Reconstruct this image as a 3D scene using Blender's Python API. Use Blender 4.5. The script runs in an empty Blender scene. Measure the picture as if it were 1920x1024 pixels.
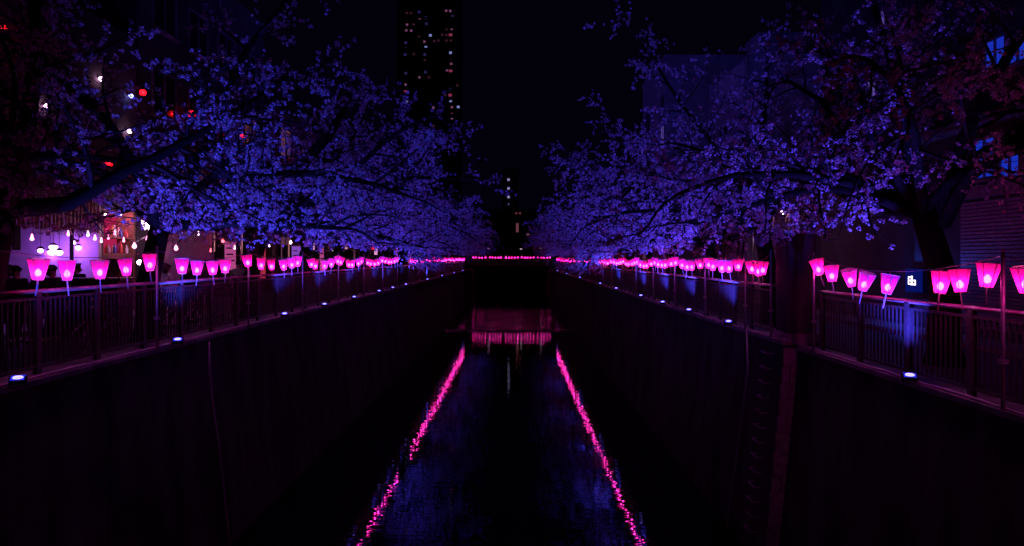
import bpy, math, random
import numpy as np
from mathutils import Vector, Matrix, Quaternion

# ------------------------------------------------------------------ camera, world, exposure
scene = bpy.context.scene
col = scene.collection
EYE = 1.8                      # eye height above the top of the river walls (z = 0)
F = 1280.0                     # focal length in photo pixels (24 mm on 36 mm)
cam = bpy.data.cameras.new("camera")
cam.lens = 24.0
cam.sensor_width = 36.0
cam.shift_x = -5.0 / 1920.0
cam.shift_y = -28.0 / 1920.0
cam.clip_start = 0.05
cam.clip_end = 4000.0
cam_o = bpy.data.objects.new("camera", cam)
cam_o.location = (0, 0, EYE)
cam_o.rotation_euler = (math.radians(90), 0, 0)
col.objects.link(cam_o)
scene.camera = cam_o

world = bpy.data.worlds.new("World")
scene.world = world
world.use_nodes = True
wn = world.node_tree
wn.nodes.clear()
w_out = wn.nodes.new("ShaderNodeOutputWorld")
w_bg = wn.nodes.new("ShaderNodeBackground")
w_bg.inputs["Color"].default_value = (0.30, 0.12, 1.0, 1)     # night sky, city glow only
w_bg.inputs["Strength"].default_value = 0.0027
wn.links.new(w_bg.outputs[0], w_out.inputs[0])

scene.view_settings.view_transform = 'Standard'
scene.view_settings.look = 'None'
scene.view_settings.exposure = 0.0
scene.view_settings.gamma = 1.0
scene.view_settings.use_curve_mapping = False
scene.render.engine = 'CYCLES'
cy = scene.cycles
cy.use_denoising = True
try:
    cy.denoiser = 'OPENIMAGEDENOISE'
    cy.denoising_input_passes = 'RGB_ALBEDO_NORMAL'
    cy.denoising_prefilter = 'ACCURATE'
except Exception:
    pass
cy.max_bounces = 5
cy.diffuse_bounces = 2
cy.glossy_bounces = 3
cy.transmission_bounces = 3
cy.transparent_max_bounces = 24
cy.sample_clamp_indirect = 3.0
cy.caustics_reflective = False
cy.caustics_refractive = False

# ------------------------------------------------------------------ helpers
rng = random.Random(7)
VX, VY = 965.0, 484.0


def pxd(px, py, d):
    """world point seen at photo pixel px,py at depth d (metres along y)"""
    return Vector(((px - VX) * d / F, d, EYE + (VY - py) * d / F))


def pxw(px, py, w):
    """same, on the lateral plane at distance w from the river axis"""
    return pxd(px, py, abs(w) * F / abs(px - VX))


def tag(o, label=None, cat=None, group=None, kind=None):
    if label:
        o["label"] = label
    if cat:
        o["category"] = cat
    if group:
        o["group"] = group
    if kind:
        o["kind"] = kind
    return o


def empty(name, loc=(0, 0, 0), rz=0.0):
    o = bpy.data.objects.new(name, None)
    o.empty_display_size = 0.1
    o.location = loc
    o.rotation_euler = (0, 0, rz)
    col.objects.link(o)
    return o


def link(name, me, parent=None, loc=None, rot=None):
    o = bpy.data.objects.new(name, me)
    if parent is not None:
        o.parent = parent
    if loc is not None:
        o.location = loc
    if rot is not None:
        o.rotation_euler = rot
    col.objects.link(o)
    return o


def copy_tree(o, parent=None):
    c = o.copy()
    col.objects.link(c)
    c.parent = parent
    for ch in o.children:
        copy_tree(ch, c)
    return c


class MB:
    def __init__(self):
        self.v = []
        self.f = []

    def box(self, c, s, rz=0.0, m=None):
        x, y, z = s[0] / 2, s[1] / 2, s[2] / 2
        b = len(self.v)
        ca, sa = math.cos(rz), math.sin(rz)
        for dz in (-z, z):
            for dx, dy in ((-x, -y), (x, -y), (x, y), (-x, y)):
                p = Vector((dx, dy, dz))
                if m is not None:
                    p = m @ p
                else:
                    p = Vector((dx * ca - dy * sa, dx * sa + dy * ca, dz))
                self.v.append((c[0] + p.x, c[1] + p.y, c[2] + p.z))
        for q in ((0, 3, 2, 1), (4, 5, 6, 7), (0, 1, 5, 4), (1, 2, 6, 5), (2, 3, 7, 6), (3, 0, 4, 7)):
            self.f.append(tuple(b + i for i in q))
        return self

    def b2(self, x0, x1, y0, y1, z0, z1):
        return self.box(((x0 + x1) / 2, (y0 + y1) / 2, (z0 + z1) / 2), (x1 - x0, y1 - y0, z1 - z0))

    def tube(self, pts, rad, n=6, cap=True):
        pts = [Vector(p) for p in pts]
        if not isinstance(rad, (list, tuple)):
            rad = [rad] * len(pts)
        b0 = len(self.v)
        prev = None
        for i, p in enumerate(pts):
            if i == 0:
                t = pts[1] - pts[0]
            elif i == len(pts) - 1:
                t = pts[-1] - pts[-2]
            else:
                t = pts[i + 1] - pts[i - 1]
            t.normalize()
            if prev is None:
                a = Vector((0, 0, 1)) if abs(t.z) < 0.9 else Vector((1, 0, 0))
                u = t.cross(a).normalized()
            else:
                u = (prev - t * prev.dot(t))
                if u.length < 1e-6:
                    u = t.orthogonal()
                u.normalize()
            prev = u
            w = t.cross(u)
            for k in range(n):
                a = 2 * math.pi * k / n
                q = p + (u * math.cos(a) + w * math.sin(a)) * rad[i]
                self.v.append((q.x, q.y, q.z))
        for i in range(len(pts) - 1):
            for k in range(n):
                a = b0 + i * n + k
                b = b0 + i * n + (k + 1) % n
                self.f.append((a, b, b + n, a + n))
        if cap:
            self.f.append(tuple(b0 + k for k in reversed(range(n))))
            e = b0 + (len(pts) - 1) * n
            self.f.append(tuple(e + k for k in range(n)))
        return self

    def lathe(self, prof, c=(0, 0, 0), n=10):
        b0 = len(self.v)
        for r, z in prof:
            for k in range(n):
                a = 2 * math.pi * k / n
                self.v.append((c[0] + r * math.cos(a), c[1] + r * math.sin(a), c[2] + z))
        for i in range(len(prof) - 1):
            for k in range(n):
                a = b0 + i * n + k
                b = b0 + i * n + (k + 1) % n
                self.f.append((a, b, b + n, a + n))
        self.f.append(tuple(b0 + k for k in reversed(range(n))))
        e = b0 + (len(prof) - 1) * n
        self.f.append(tuple(e + k for k in range(n)))
        return self

    def ring(self, c, r, tube, axis='x', n=18, m=5):
        b0 = len(self.v)
        for i in range(n):
            a = 2 * math.pi * i / n
            for j in range(m):
                b = 2 * math.pi * j / m
                rr = r + tube * math.cos(b)
                h = tube * math.sin(b)
                p = (h, rr * math.cos(a), rr * math.sin(a)) if axis == 'x' else (rr * math.cos(a), h, rr * math.sin(a))
                self.v.append((c[0] + p[0], c[1] + p[1], c[2] + p[2]))
        for i in range(n):
            for j in range(m):
                self.f.append((b0 + i * m + j, b0 + ((i + 1) % n) * m + j, b0 + ((i + 1) % n) * m + (j + 1) % m, b0 + i * m + (j + 1) % m))
        return self

    def mesh(self, name, mat, smooth=False):
        me = bpy.data.meshes.new(name)
        me.from_pydata(self.v, [], self.f)
        if mat is not None:
            me.materials.append(mat)
        if smooth:
            me.polygons.foreach_set("use_smooth", [True] * len(me.polygons))
        me.update()
        return me

    def build(self, name, mat, parent=None, smooth=False, loc=None, rot=None):
        return link(name, self.mesh(name, mat, smooth), parent, loc, rot)


# ------------------------------------------------------------------ materials
def new_mat(name):
    m = bpy.data.materials.new(name)
    m.use_nodes = True
    nt = m.node_tree
    nt.nodes.clear()
    out = nt.nodes.new("ShaderNodeOutputMaterial")
    return m, nt, out


def principled(name, color, rough=0.7, metal=0.0, noise=None, bump=0.0, scale=8.0, spec=0.5, dark=0.6, stretch=None):
    m, nt, out = new_mat(name)
    p = nt.nodes.new("ShaderNodeBsdfPrincipled")
    p.inputs["Base Color"].default_value = (*color, 1)
    p.inputs["Roughness"].default_value = rough
    p.inputs["Metallic"].default_value = metal
    p.inputs["Specular IOR Level"].default_value = spec
    nt.links.new(p.outputs[0], out.inputs[0])
    if noise is not None or bump:
        tc = nt.nodes.new("ShaderNodeTexCoord")
        src = tc.outputs["Object"]
        if stretch:
            mp = nt.nodes.new("ShaderNodeMapping")
            mp.inputs["Scale"].default_value = stretch
            nt.links.new(src, mp.inputs[0])
            src = mp.outputs[0]
        tx = nt.nodes.new("ShaderNodeTexNoise")
        tx.inputs["Scale"].default_value = scale
        tx.inputs["Detail"].default_value = 8
        tx.inputs["Roughness"].default_value = 0.65
        nt.links.new(src, tx.inputs["Vector"])
        if noise:
            mx = nt.nodes.new("ShaderNodeMix")
            mx.data_type = 'RGBA'
            mx.inputs["A"].default_value = (*[c * dark for c in color], 1)
            mx.inputs["B"].default_value = (*[min(1, c * (2 - dark)) for c in color], 1)
            rp = nt.nodes.new("ShaderNodeMapRange")
            rp.inputs["From Min"].default_value = 0.35
            rp.inputs["From Max"].default_value = 0.65
            nt.links.new(tx.outputs["Fac"], rp.inputs["Value"])
            nt.links.new(rp.outputs[0], mx.inputs["Factor"])
            nt.links.new(mx.outputs["Result"], p.inputs["Base Color"])
        if bump:
            bp = nt.nodes.new("ShaderNodeBump")
            bp.inputs["Strength"].default_value = 0.6
            bp.inputs["Distance"].default_value = bump
            nt.links.new(tx.outputs["Fac"], bp.inputs["Height"])
            nt.links.new(bp.outputs[0], p.inputs["Normal"])
    return m


def emission(name, color, strength, sample=False, through=False):
    m, nt, out = new_mat(name)
    e = nt.nodes.new("ShaderNodeEmission")
    e.inputs[0].default_value = (*color, 1)
    e.inputs[1].default_value = strength
    if through:
        t = nt.nodes.new("ShaderNodeBsdfTransparent")
        a = nt.nodes.new("ShaderNodeAddShader")
        nt.links.new(e.outputs[0], a.inputs[0])
        nt.links.new(t.outputs[0], a.inputs[1])
        nt.links.new(a.outputs[0], out.inputs[0])
    else:
        nt.links.new(e.outputs[0], out.inputs[0])
    m.cycles.emission_sampling = 'AUTO' if sample else 'NONE'
    return m


def paper(name, tint, clear, clear_fac):
    """lantern paper: light passes straight (clear) or scattered (translucent)"""
    m, nt, out = new_mat(name)
    t = nt.nodes.new("ShaderNodeBsdfTransparent")
    t.inputs[0].default_value = (*clear, 1)
    tr = nt.nodes.new("ShaderNodeBsdfTranslucent")
    tr.inputs[0].default_value = (*tint, 1)
    di = nt.nodes.new("ShaderNodeBsdfDiffuse")
    di.inputs[0].default_value = (*[c * 0.8 for c in tint], 1)
    tc = nt.nodes.new("ShaderNodeTexCoord")
    nz = nt.nodes.new("ShaderNodeTexNoise")
    nz.inputs["Scale"].default_value = 30
    nz.inputs["Detail"].default_value = 5
    nt.links.new(tc.outputs["Object"], nz.inputs["Vector"])
    mr = nt.nodes.new("ShaderNodeMapRange")
    mr.inputs["To Min"].default_value = clear_fac * 0.7
    mr.inputs["To Max"].default_value = clear_fac * 1.3
    nt.links.new(nz.outputs["Fac"], mr.inputs["Value"])
    a = nt.nodes.new("ShaderNodeMixShader")
    a.inputs[0].default_value = 0.35
    nt.links.new(tr.outputs[0], a.inputs[1])
    nt.links.new(di.outputs[0], a.inputs[2])
    b = nt.nodes.new("ShaderNodeMixShader")
    nt.links.new(mr.outputs[0], b.inputs[0])
    nt.links.new(a.outputs[0], b.inputs[1])
    nt.links.new(t.outputs[0], b.inputs[2])
    nt.links.new(b.outputs[0], out.inputs[0])
    return m


def petal_mat(name, color):
    m, nt, out = new_mat(name)
    d = nt.nodes.new("ShaderNodeBsdfDiffuse")
    t = nt.nodes.new("ShaderNodeBsdfTranslucent")
    mixs = nt.nodes.new("ShaderNodeMixShader")
    mixs.inputs[0].default_value = 0.28
    tc = nt.nodes.new("ShaderNodeTexCoord")
    nz = nt.nodes.new("ShaderNodeTexNoise")
    nz.inputs["Scale"].default_value = 9.0
    nz.inputs["Detail"].default_value = 3
    nt.links.new(tc.outputs["Object"], nz.inputs["Vector"])
    mx = nt.nodes.new("ShaderNodeMix")
    mx.data_type = 'RGBA'
    mx.inputs["A"].default_value = (color[0] * 0.7, color[1] * 0.55, color[2] * 0.6, 1)
    mx.inputs["B"].default_value = (*color, 1)
    mr = nt.nodes.new("ShaderNodeMapRange")
    mr.inputs["From Min"].default_value = 0.35
    mr.inputs["From Max"].default_value = 0.6
    nt.links.new(nz.outputs["Fac"], mr.inputs["Value"])
    nt.links.new(mr.outputs[0], mx.inputs["Factor"])
    nt.links.new(mx.outputs["Result"], d.inputs[0])
    nt.links.new(mx.outputs["Result"], t.inputs[0])
    nt.links.new(d.outputs[0], mixs.inputs[1])
    nt.links.new(t.outputs[0], mixs.inputs[2])
    nt.links.new(mixs.outputs[0], out.inputs[0])
    return m


def water_mat(name, rough, amp, sx, sy, amp2):
    m, nt, out = new_mat(name)
    p = nt.nodes.new("ShaderNodeBsdfPrincipled")
    p.inputs["Base Color"].default_value = (0.004, 0.005, 0.006, 1)
    p.inputs["Roughness"].default_value = rough
    p.inputs["IOR"].default_value = 1.32
    tc = nt.nodes.new("ShaderNodeTexCoord")
    mp = nt.nodes.new("ShaderNodeMapping")
    mp.inputs["Scale"].default_value = (sx, sy, 1)
    nt.links.new(tc.outputs["Object"], mp.inputs[0])
    n1 = nt.nodes.new("ShaderNodeTexNoise")
    n1.inputs["Scale"].default_value = 1.0
    n1.inputs["Detail"].default_value = 1.5
    nt.links.new(mp.outputs[0], n1.inputs["Vector"])
    mp2 = nt.nodes.new("ShaderNodeMapping")
    mp2.inputs["Scale"].default_value = (0.35, 0.8, 1)
    nt.links.new(tc.outputs["Object"], mp2.inputs[0])
    n2 = nt.nodes.new("ShaderNodeTexNoise")
    n2.inputs["Scale"].default_value = 1.0
    n2.inputs["Detail"].default_value = 2
    nt.links.new(mp2.outputs[0], n2.inputs["Vector"])
    b1 = nt.nodes.new("ShaderNodeBump")
    b1.inputs["Strength"].default_value = 1.0
    b1.inputs["Distance"].default_value = amp
    nt.links.new(n1.outputs["Fac"], b1.inputs["Height"])
    b2 = nt.nodes.new("ShaderNodeBump")
    b2.inputs["Strength"].default_value = 1.0
    b2.inputs["Distance"].default_value = amp2
    nt.links.new(n2.outputs["Fac"], b2.inputs["Height"])
    nt.links.new(b1.outputs[0], b2.inputs["Normal"])
    nt.links.new(b2.outputs[0], p.inputs["Normal"])
    nt.links.new(p.outputs[0], out.inputs[0])
    return m


M = {}
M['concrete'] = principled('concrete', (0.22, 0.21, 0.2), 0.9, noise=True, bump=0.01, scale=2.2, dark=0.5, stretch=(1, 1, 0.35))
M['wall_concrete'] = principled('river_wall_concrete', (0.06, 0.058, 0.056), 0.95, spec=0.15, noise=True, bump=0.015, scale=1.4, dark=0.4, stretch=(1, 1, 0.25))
M['stone'] = principled('stone', (0.3, 0.28, 0.27), 0.85, noise=True, bump=0.01, scale=6, dark=0.6)
M['asphalt'] = principled('asphalt', (0.05, 0.05, 0.052), 0.85, noise=True, bump=0.004, scale=14, dark=0.6)
M['paving'] = principled('paving', (0.16, 0.15, 0.14), 0.85, noise=True, bump=0.004, scale=6, dark=0.6)
M['soil'] = principled('soil', (0.05, 0.045, 0.04), 0.95, noise=True, scale=3)
M['rail'] = principled('rail_paint', (0.26, 0.2, 0.19), 0.32, noise=True, scale=20, dark=0.8)
M['bar'] = principled('bar_paint', (0.045, 0.04, 0.042), 0.5, spec=0.3, noise=True, scale=20, dark=0.7)
M['pole'] = principled('steel_pole', (0.35, 0.33, 0.33), 0.4, metal=0.4, noise=True, scale=12, dark=0.7)
M['cable'] = principled('grey_cable', (0.35, 0.33, 0.34), 0.5, noise=True, scale=9, dark=0.7)
M['black_metal'] = principled('black_metal', (0.02, 0.02, 0.022), 0.5, noise=True, scale=15, dark=0.6)
M['wood'] = principled('lantern_wood', (0.3, 0.2, 0.14), 0.6, noise=True, scale=25, dark=0.7)
M['tassel'] = principled('paper_strip', (0.4, 0.22, 0.26), 0.8, noise=True, scale=25, dark=0.85)
M['bark'] = principled('cherry_bark', (0.011, 0.009, 0.008), 0.95, spec=0.05, noise=True, bump=0.02, scale=7, dark=0.45, stretch=(1, 1, 4))
M['twig'] = principled('cherry_twig', (0.03, 0.022, 0.02), 0.9, spec=0.1, noise=True, scale=12, dark=0.6)
M['petal'] = petal_mat('cherry_petal', (0.82, 0.66, 0.74))
M['shade'] = paper('lantern_paper', (0.95, 0.025, 0.42), (1.0, 0.2, 0.6), 0.4)
M['bulb'] = emission('lantern_bulb', (1.0, 0.45, 0.9), 9.0, through=True)
M['red_paper'] = paper('red_lantern_paper', (0.9, 0.03, 0.10), (1.0, 0.06, 0.14), 0.25)
M['flood_lens'] = emission('flood_lens', (0.22, 0.18, 1.0), 3.6, through=True)
M['street_lens'] = emission('street_lens', (1.0, 0.62, 0.9), 6.0, through=True)
M['bridge_lens'] = emission('bridge_lens', (1.0, 0.62, 0.9), 0.6, through=True)
M['pendant_lens'] = emission('pendant_lens', (0.85, 0.45, 1.0), 5.0, through=True)
M['plaster'] = principled('white_plaster', (0.62, 0.6, 0.62), 0.85, noise=True, scale=4, dark=0.88)
M['grey_render'] = principled('grey_render', (0.28, 0.27, 0.28), 0.9, noise=True, scale=1.5, dark=0.75)
M['dark_render'] = principled('dark_render', (0.05, 0.048, 0.05), 0.9, noise=True, scale=1.5, dark=0.7)
M['brown_render'] = principled('brown_render', (0.16, 0.1, 0.08), 0.9, noise=True, scale=2.0, dark=0.7)
M['pale_render'] = principled('pale_render', (0.36, 0.35, 0.36), 0.9, noise=True, scale=0.8, dark=0.8)
M['glass_dark'] = principled('dark_window_glass', (0.02, 0.02, 0.025), 0.08, noise=True, scale=2, dark=0.6)
M['frame'] = principled('window_frame', (0.2, 0.19, 0.19), 0.5, noise=True, scale=10, dark=0.7)
M['dark_wood'] = principled('dark_wood', (0.05, 0.03, 0.025), 0.55, noise=True, bump=0.003, scale=9, dark=0.5, stretch=(1, 1, 6))
M['slat_wood'] = principled('reddish_slats', (0.24, 0.11, 0.07), 0.7, noise=True, scale=12, dark=0.6)
M['dark_cloth'] = principled('dark_cloth', (0.02, 0.02, 0.025), 0.9, noise=True, scale=30, dark=0.7)
M['white_cloth'] = principled('white_cloth', (0.7, 0.68, 0.7), 0.9, noise=True, scale=30, dark=0.85)
M['skin'] = principled('skin', (0.5, 0.33, 0.26), 0.6, noise=True, scale=20, dark=0.9)
M['hair'] = principled('dark_hair', (0.015, 0.012, 0.012), 0.45, noise=True, scale=40, dark=0.6)
M['wet_stone'] = principled('wet_stone', (0.03, 0.03, 0.03), 0.45, noise=True, bump=0.02, scale=2.5, dark=0.4)
M['water_near'] = water_mat('river_water', 0.006, 0.0034, 0.9, 4.5, 0.007)
M['water_far'] = water_mat('rippled_water', 0.08, 0.045, 0.5, 2.6, 0.03)

# ------------------------------------------------------------------ the setting
ZW = -4.85                     # water level
WEIR = 62.0                    # the weir; above it the water stands higher
LW_T, LW_F = -7.05, -6.52      # left wall: top and foot
RN_T, RN_F = 6.06, 5.5         # right wall, near section
RF_T, RF_F = 5.76, 5.24        # right wall, far section
RN_Z = -0.1
RSTEP = 14.6
YEND = 150.0
FLOOR_FOOT = -5.6


def sheet(name, x0, x1, y0, y1, z, mat, kind='structure', thick=0.3):
    return tag(MB().b2(x0, x1, y0, y1, z - thick, z).build(name, mat), kind=kind)


sheet('river_bed', -8, 8, -30, YEND + 5, -5.4, M['soil'])
sheet('river_water', -7.2, 7.2, -30, WEIR, ZW, M['water_near'], thick=0.02)
sheet('river_water', -7.2, 7.2, WEIR + 0.20, YEND, ZW + 0.10, M['water_far'], thick=0.02)
sheet('ground', -1500, -12.4, -60, 1500, -0.02, M['soil'])
sheet('ground', 10.2, 1500, -60, 1500, -0.02, M['soil'])
sheet('ground', -12.4, 10.2, YEND + 0.6, 1500, -0.02, M['soil'])
sheet('road', -12.4, -7.5, -60, YEND + 0.6, 0.0, M['asphalt'])
sheet('road', 6.5, 10.2, -60, YEND + 0.6, -0.06, M['asphalt'])
kl = MB().b2(-12.4, -11.2, -60, YEND + 0.6, 0.0, 0.12).build('pavement', M['paving'])
tag(kl, kind='structure')
kr = MB().b2(9.3, 10.2, -60, YEND + 0.6, -0.06, 0.06).build('pavement', M['paving'])
tag(kr, kind='structure')


def wall_prism(name, xt, xf, xb, y0, y1, zt, zb=FLOOR_FOOT):
    """retaining wall with a battered face, running along y"""
    sec = [(xt, zt), (xf, zb), (xb, zb), (xb, zt)]
    v = [(x, y0, z) for x, z in sec] + [(x, y1, z) for x, z in sec]
    f = [(0, 1, 2, 3), (7, 6, 5, 4)] + [(i, i + 4, (i + 1) % 4 + 4, (i + 1) % 4) for i in range(4)]
    me = bpy.data.meshes.new(name)
    me.from_pydata(v, [], f)
    me.materials.append(M['wall_concrete'])
    return me


wl = empty('river_wall', (LW_T, 0, 0))
tag(wl, 'tall dark concrete embankment wall below the left railing', 'wall')
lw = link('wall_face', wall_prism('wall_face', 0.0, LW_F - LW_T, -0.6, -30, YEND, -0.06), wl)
MB().b2(-0.62, 0.05, -30, YEND, -0.06, 0.02).build('coping', M['concrete'], wl)
wr = empty('river_wall', (RF_T, 0, 0))
tag(wr, 'tall dark concrete embankment wall beyond the ladder on the right', 'wall')
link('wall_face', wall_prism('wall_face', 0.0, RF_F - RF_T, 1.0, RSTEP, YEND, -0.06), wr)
MB().b2(-0.05, 0.9, RSTEP, YEND, -0.06, 0.02).build('coping', M['concrete'], wr)
# stone quoin blocks on the end face of the far wall section
zz = -0.12
k = 0
while zz > -4.2:
    h = rng.uniform(0.34, 0.52)
    tfrac = (-zz + h / 2) / 5.5
    xo = (RF_F - RF_T) * tfrac
    wspan = 0.30 + 0.04 * rng.random()
    if k % 3 == 1:
        cut = wspan * rng.uniform(0.4, 0.65)
        spans = [(0, cut - 0.008), (cut + 0.008, wspan)]
    else:
        spans = [(0, wspan)]
    for a, b in spans:
        MB().b2(xo + 0.012 + a, xo + 0.012 + b, RSTEP - 0.05 - rng.random() * 0.015, RSTEP - 0.002, zz - h + 0.008, zz - 0.008).build('stone_block', M['stone'], wr)
    zz -= h
    k += 1
wr2 = empty('river_wall', (RN_T, 0, RN_Z))
tag(wr2, 'dark concrete embankment wall below the nearest right railing', 'wall')
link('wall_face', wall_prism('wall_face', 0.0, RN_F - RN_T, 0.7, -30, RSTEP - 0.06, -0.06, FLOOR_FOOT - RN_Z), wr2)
MB().b2(-0.05, 0.62, -30, RSTEP - 0.06, -0.06, 0.02).build('coping', M['concrete'], wr2)

wend = empty('river_wall', (0, YEND, 0))
tag(wend, 'added dark wall closing off the sky gap beyond the far bridge', 'wall')
MB().b2(-8, 7, 0.0, 0.6, -6, -0.06).build('wall_face', M['wall_concrete'], wend)  # added wall, keeps the opening under the far bridge dark
MB().b2(-8, 7, -0.05, 0.6, -0.06, 0.02).build('coping', M['concrete'], wend)

# weir: a low stone sill across the river, boulders at its ends
weir = empty('weir', (0, WEIR, ZW))
tag(weir, 'low straight weir across the river with a lip of falling water', 'weir')
MB().b2(-6.4, 5.2, 0.0, 0.2, -0.5, 0.105).build('sill', M['wet_stone'], weir)
for i in range(22):
    c = -6.1 + i * 0.52 + rng.uniform(-0.05, 0.05)
    hh = rng.uniform(-0.02, 0.05)
    MB().box((c, -0.22 - 0.3 * rng.random(), -0.25 + hh), (0.46, 0.5, 0.5), rng.uniform(-0.2, 0.2)).build('boulder', M['wet_stone'], weir)

# ------------------------------------------------------------------ railings
def railing(label, x, y0, y1, zbase, ztop, poleset, near_limit, pitch, post_pitch, ph):
    r = empty('railing', (x, 0, zbase))
    tag(r, label, 'railing')
    h = ztop - zbase
    MB().tube([(0, y0, h), (0, y1, h)], 0.034, 8).build('top_rail', M['rail'], r, True)
    MB().b2(-0.02, 0.02, y0, y1, h - 0.135, h - 0.095).build('upper_rail', M['bar'], r)
    MB().b2(-0.02, 0.02, y0, y1, 0.1, 0.14).build('lower_rail', M['bar'], r)
    post = MB().b2(-0.035, 0.035, -0.05, 0.05, 0, h - 0.03).mesh('post', M['bar'])
    ys = []
    y = ph
    while y < y1:
        if y >= y0:
            ys.append(y)
        y += post_pitch
    far_posts = []
    for y in ys:
        link('post', post, r, (0, y, 0))
    bar = MB().b2(-0.011, 0.011, -0.011, 0.011, 0.14, h - 0.135).mesh('baluster', M['bar'])
    stuff = MB()
    y = y0 + 0.03
    cnt = 0
    while y < y1:
        if all(abs(y - p) > 0.06 for p in ys):
            if y < near_limit and cnt < 298:
                link('baluster', bar, r, (0, y, 0))
                cnt += 1
            else:
                stuff.b2(-0.011, 0.011, y - 0.011, y + 0.011, 0.14, h - 0.135)
        y += pitch
    if stuff.v:
        o = stuff.build('balusters', M['bar'], r)
        o["kind"] = "stuff"
    return r


RLX = -7.33
railing('dark steel railing with vertical bars along the left bank', RLX, 5.0, 100.0, 0.02, 1.29, None, 37.0, 0.115, 1.5, 5.98)
railing('dark steel railing with vertical bars nearest on the right bank', 6.2, 3.0, 13.9, RN_Z + 0.02, 1.12, None, 14, 0.115, 1.5, 3.26)
railing('dark steel railing on the right bank beyond the square pillar', 5.9, 15.55, 100.0, 0.02, 1.17, None, 46, 0.115, 1.3, 17.0)

# square pillar where the two right hand railings meet
pl = empty('pillar', (6.22, 15.12, 0.02))
tag(pl, 'square dark concrete pillar standing in the gap between right railings', 'pillar')
MB().b2(-0.3, 0.3, -0.36, 0.36, 0, 2.3).build('shaft', M['wall_concrete'], pl)
MB().b2(-0.35, 0.35, -0.41, 0.41, 2.3, 2.38).build('cap', M['concrete'], pl)
MB().b2(-0.34, 0.34, -0.4, 0.4, 0, 0.14).build('plinth', M['concrete'], pl)

# iron rungs let into the far wall right behind the quoins
lad = empty('wall_ladder', (RF_T, 15.35, 0))
tag(lad, 'rusty iron rungs climbing the right wall below the pillar', 'ladder')
for i in range(13):
    z = -0.32 - i * 0.33
    xf = (RF_F - RF_T) * (-z / 5.5)
    MB().tube([(xf + 0.02, -0.2, z), (xf - 0.13, -0.2, z), (xf - 0.13, 0.2, z), (xf + 0.02, 0.2, z)], 0.014, 6).build('rung', M['pole'], lad)


def hanging_cable(label, px_pts, y, xt, xf):
    pts = []
    for px, py in px_pts:
        z = EYE - (py - VY) * y / F
        side = -1 if xt < 0 else 1
        xw = xt + (xf - xt) * max(0, -z) / 5.5
        pts.append(Vector((xw - side * 0.05, y + (abs((px - VX)) and 0), z)))
        pts[-1].y = abs(xw) * F / abs(px - VX)
    o = MB().tube(pts, 0.022, 6).build('cable', M['cable'], None, True)
    tag(o, label, 'cable')


hanging_cable('grey cable hanging down the left wall into the river', [(388, 642), (389, 700), (395, 760), (405, 830), (413, 900), (424, 1000), (430, 1060)], 15.5, LW_T, LW_F)
hanging_cable('grey cable hanging down the right wall beside the iron rungs', [(1404, 622), (1406, 690), (1398, 760), (1385, 860), (1372, 960), (1362, 1030)], 16.6, RF_T, RF_F)

# conduits along the wall edges
def conduit(label, pts, r=0.018):
    o = MB().tube(pts, r, 6).build('conduit', M['cable'], None, True)
    tag(o, label, 'cable')


def wavy(x, z, y0, y1, n, seed):
    rr = random.Random(seed)
    return [(x + rr.uniform(-0.012, 0.012), y0 + (y1 - y0) * i / n, z + rr.uniform(-0.006, 0.012)) for i in range(n + 1)]


conduit('grey power conduit lying along the edge of the left wall', wavy(LW_T - 0.01, 0.042, 4, 98, 110, 1), 0.02)
conduit('grey power conduit along the wall edge below the nearest right railing', wavy(RN_T + 0.01, RN_Z + 0.042, 3, 14.3, 22, 2) + [(5.95, 14.6, 0.0), (5.86, 14.9, 0.05)], 0.02)
conduit('grey power conduit along the wall edge beyond the pillar', [(5.86, 15.0, 0.13)] + wavy(RF_T + 0.01, 0.042, 15.3, 98, 100, 3), 0.02)

# ------------------------------------------------------------------ lanterns
LH, LTOP, LBOT = 0.31, 0.145, 0.07


def hexpts(r, z, a0=0.0):
    return [(r * math.cos(a0 + i * math.pi / 3), r * math.sin(a0 + i * math.pi / 3), z) for i in range(6)]


def lantern_meshes():
    # hook point at origin, paper hangs below
    zt, zb = -0.04, -0.04 - LH
    T, B = hexpts(LTOP, zt), hexpts(LBOT, zb)
    s = MB()
    for i in range(6):
        b = len(s.v)
        s.v += [T[i], T[(i + 1) % 6], B[(i + 1) % 6], B[i]]
        s.f.append((b, b + 1, b + 2, b + 3))
    shade = s.mesh('shade', M['shade'])
    fr = MB()
    for i in range(6):
        fr.tube([T[i], B[i]], 0.0045, 4)
        fr.tube([T[i], T[(i + 1) % 6]], 0.006, 4)
        fr.tube([B[i], B[(i + 1) % 6]], 0.006, 4)
    fr.tube([T[0], T[3]], 0.004, 4)
    fr.tube([(0, 0, 0.0), (0, 0, zt)], 0.004, 4)
    frame = fr.mesh('frame', M['wood'])
    bu = MB().lathe([(0.008, -0.05), (0.034, -0.034), (0.044, 0.0), (0.036, 0.03), (0.016, 0.055), (0.012, 0.07)], (0, 0, zb + 0.10), 8)
    bulb = bu.mesh('bulb', M['bulb'], True)
    ba = MB().lathe([(0.014, 0), (0.014, 0.05)], (0, 0, zb + 0.16), 6).mesh('socket', M['black_metal'])
    ta = MB()
    ta.tube([(0, 0, zb), (0.005, 0.004, zb - 0.1), (0.02, 0.0, zb - 0.24)], [0.01, 0.013, 0.008], 4)
    tassel = ta.mesh('tassel', M['tassel'])
    base = MB().lathe([(LBOT * 0.9, -0.006), (LBOT * 0.9, 0.006)], (0, 0, zb), 6).mesh('base', M['wood'])
    return [('shade', shade), ('frame', frame), ('bulb', bulb), ('socket', ba), ('tassel', tassel)]


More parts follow.
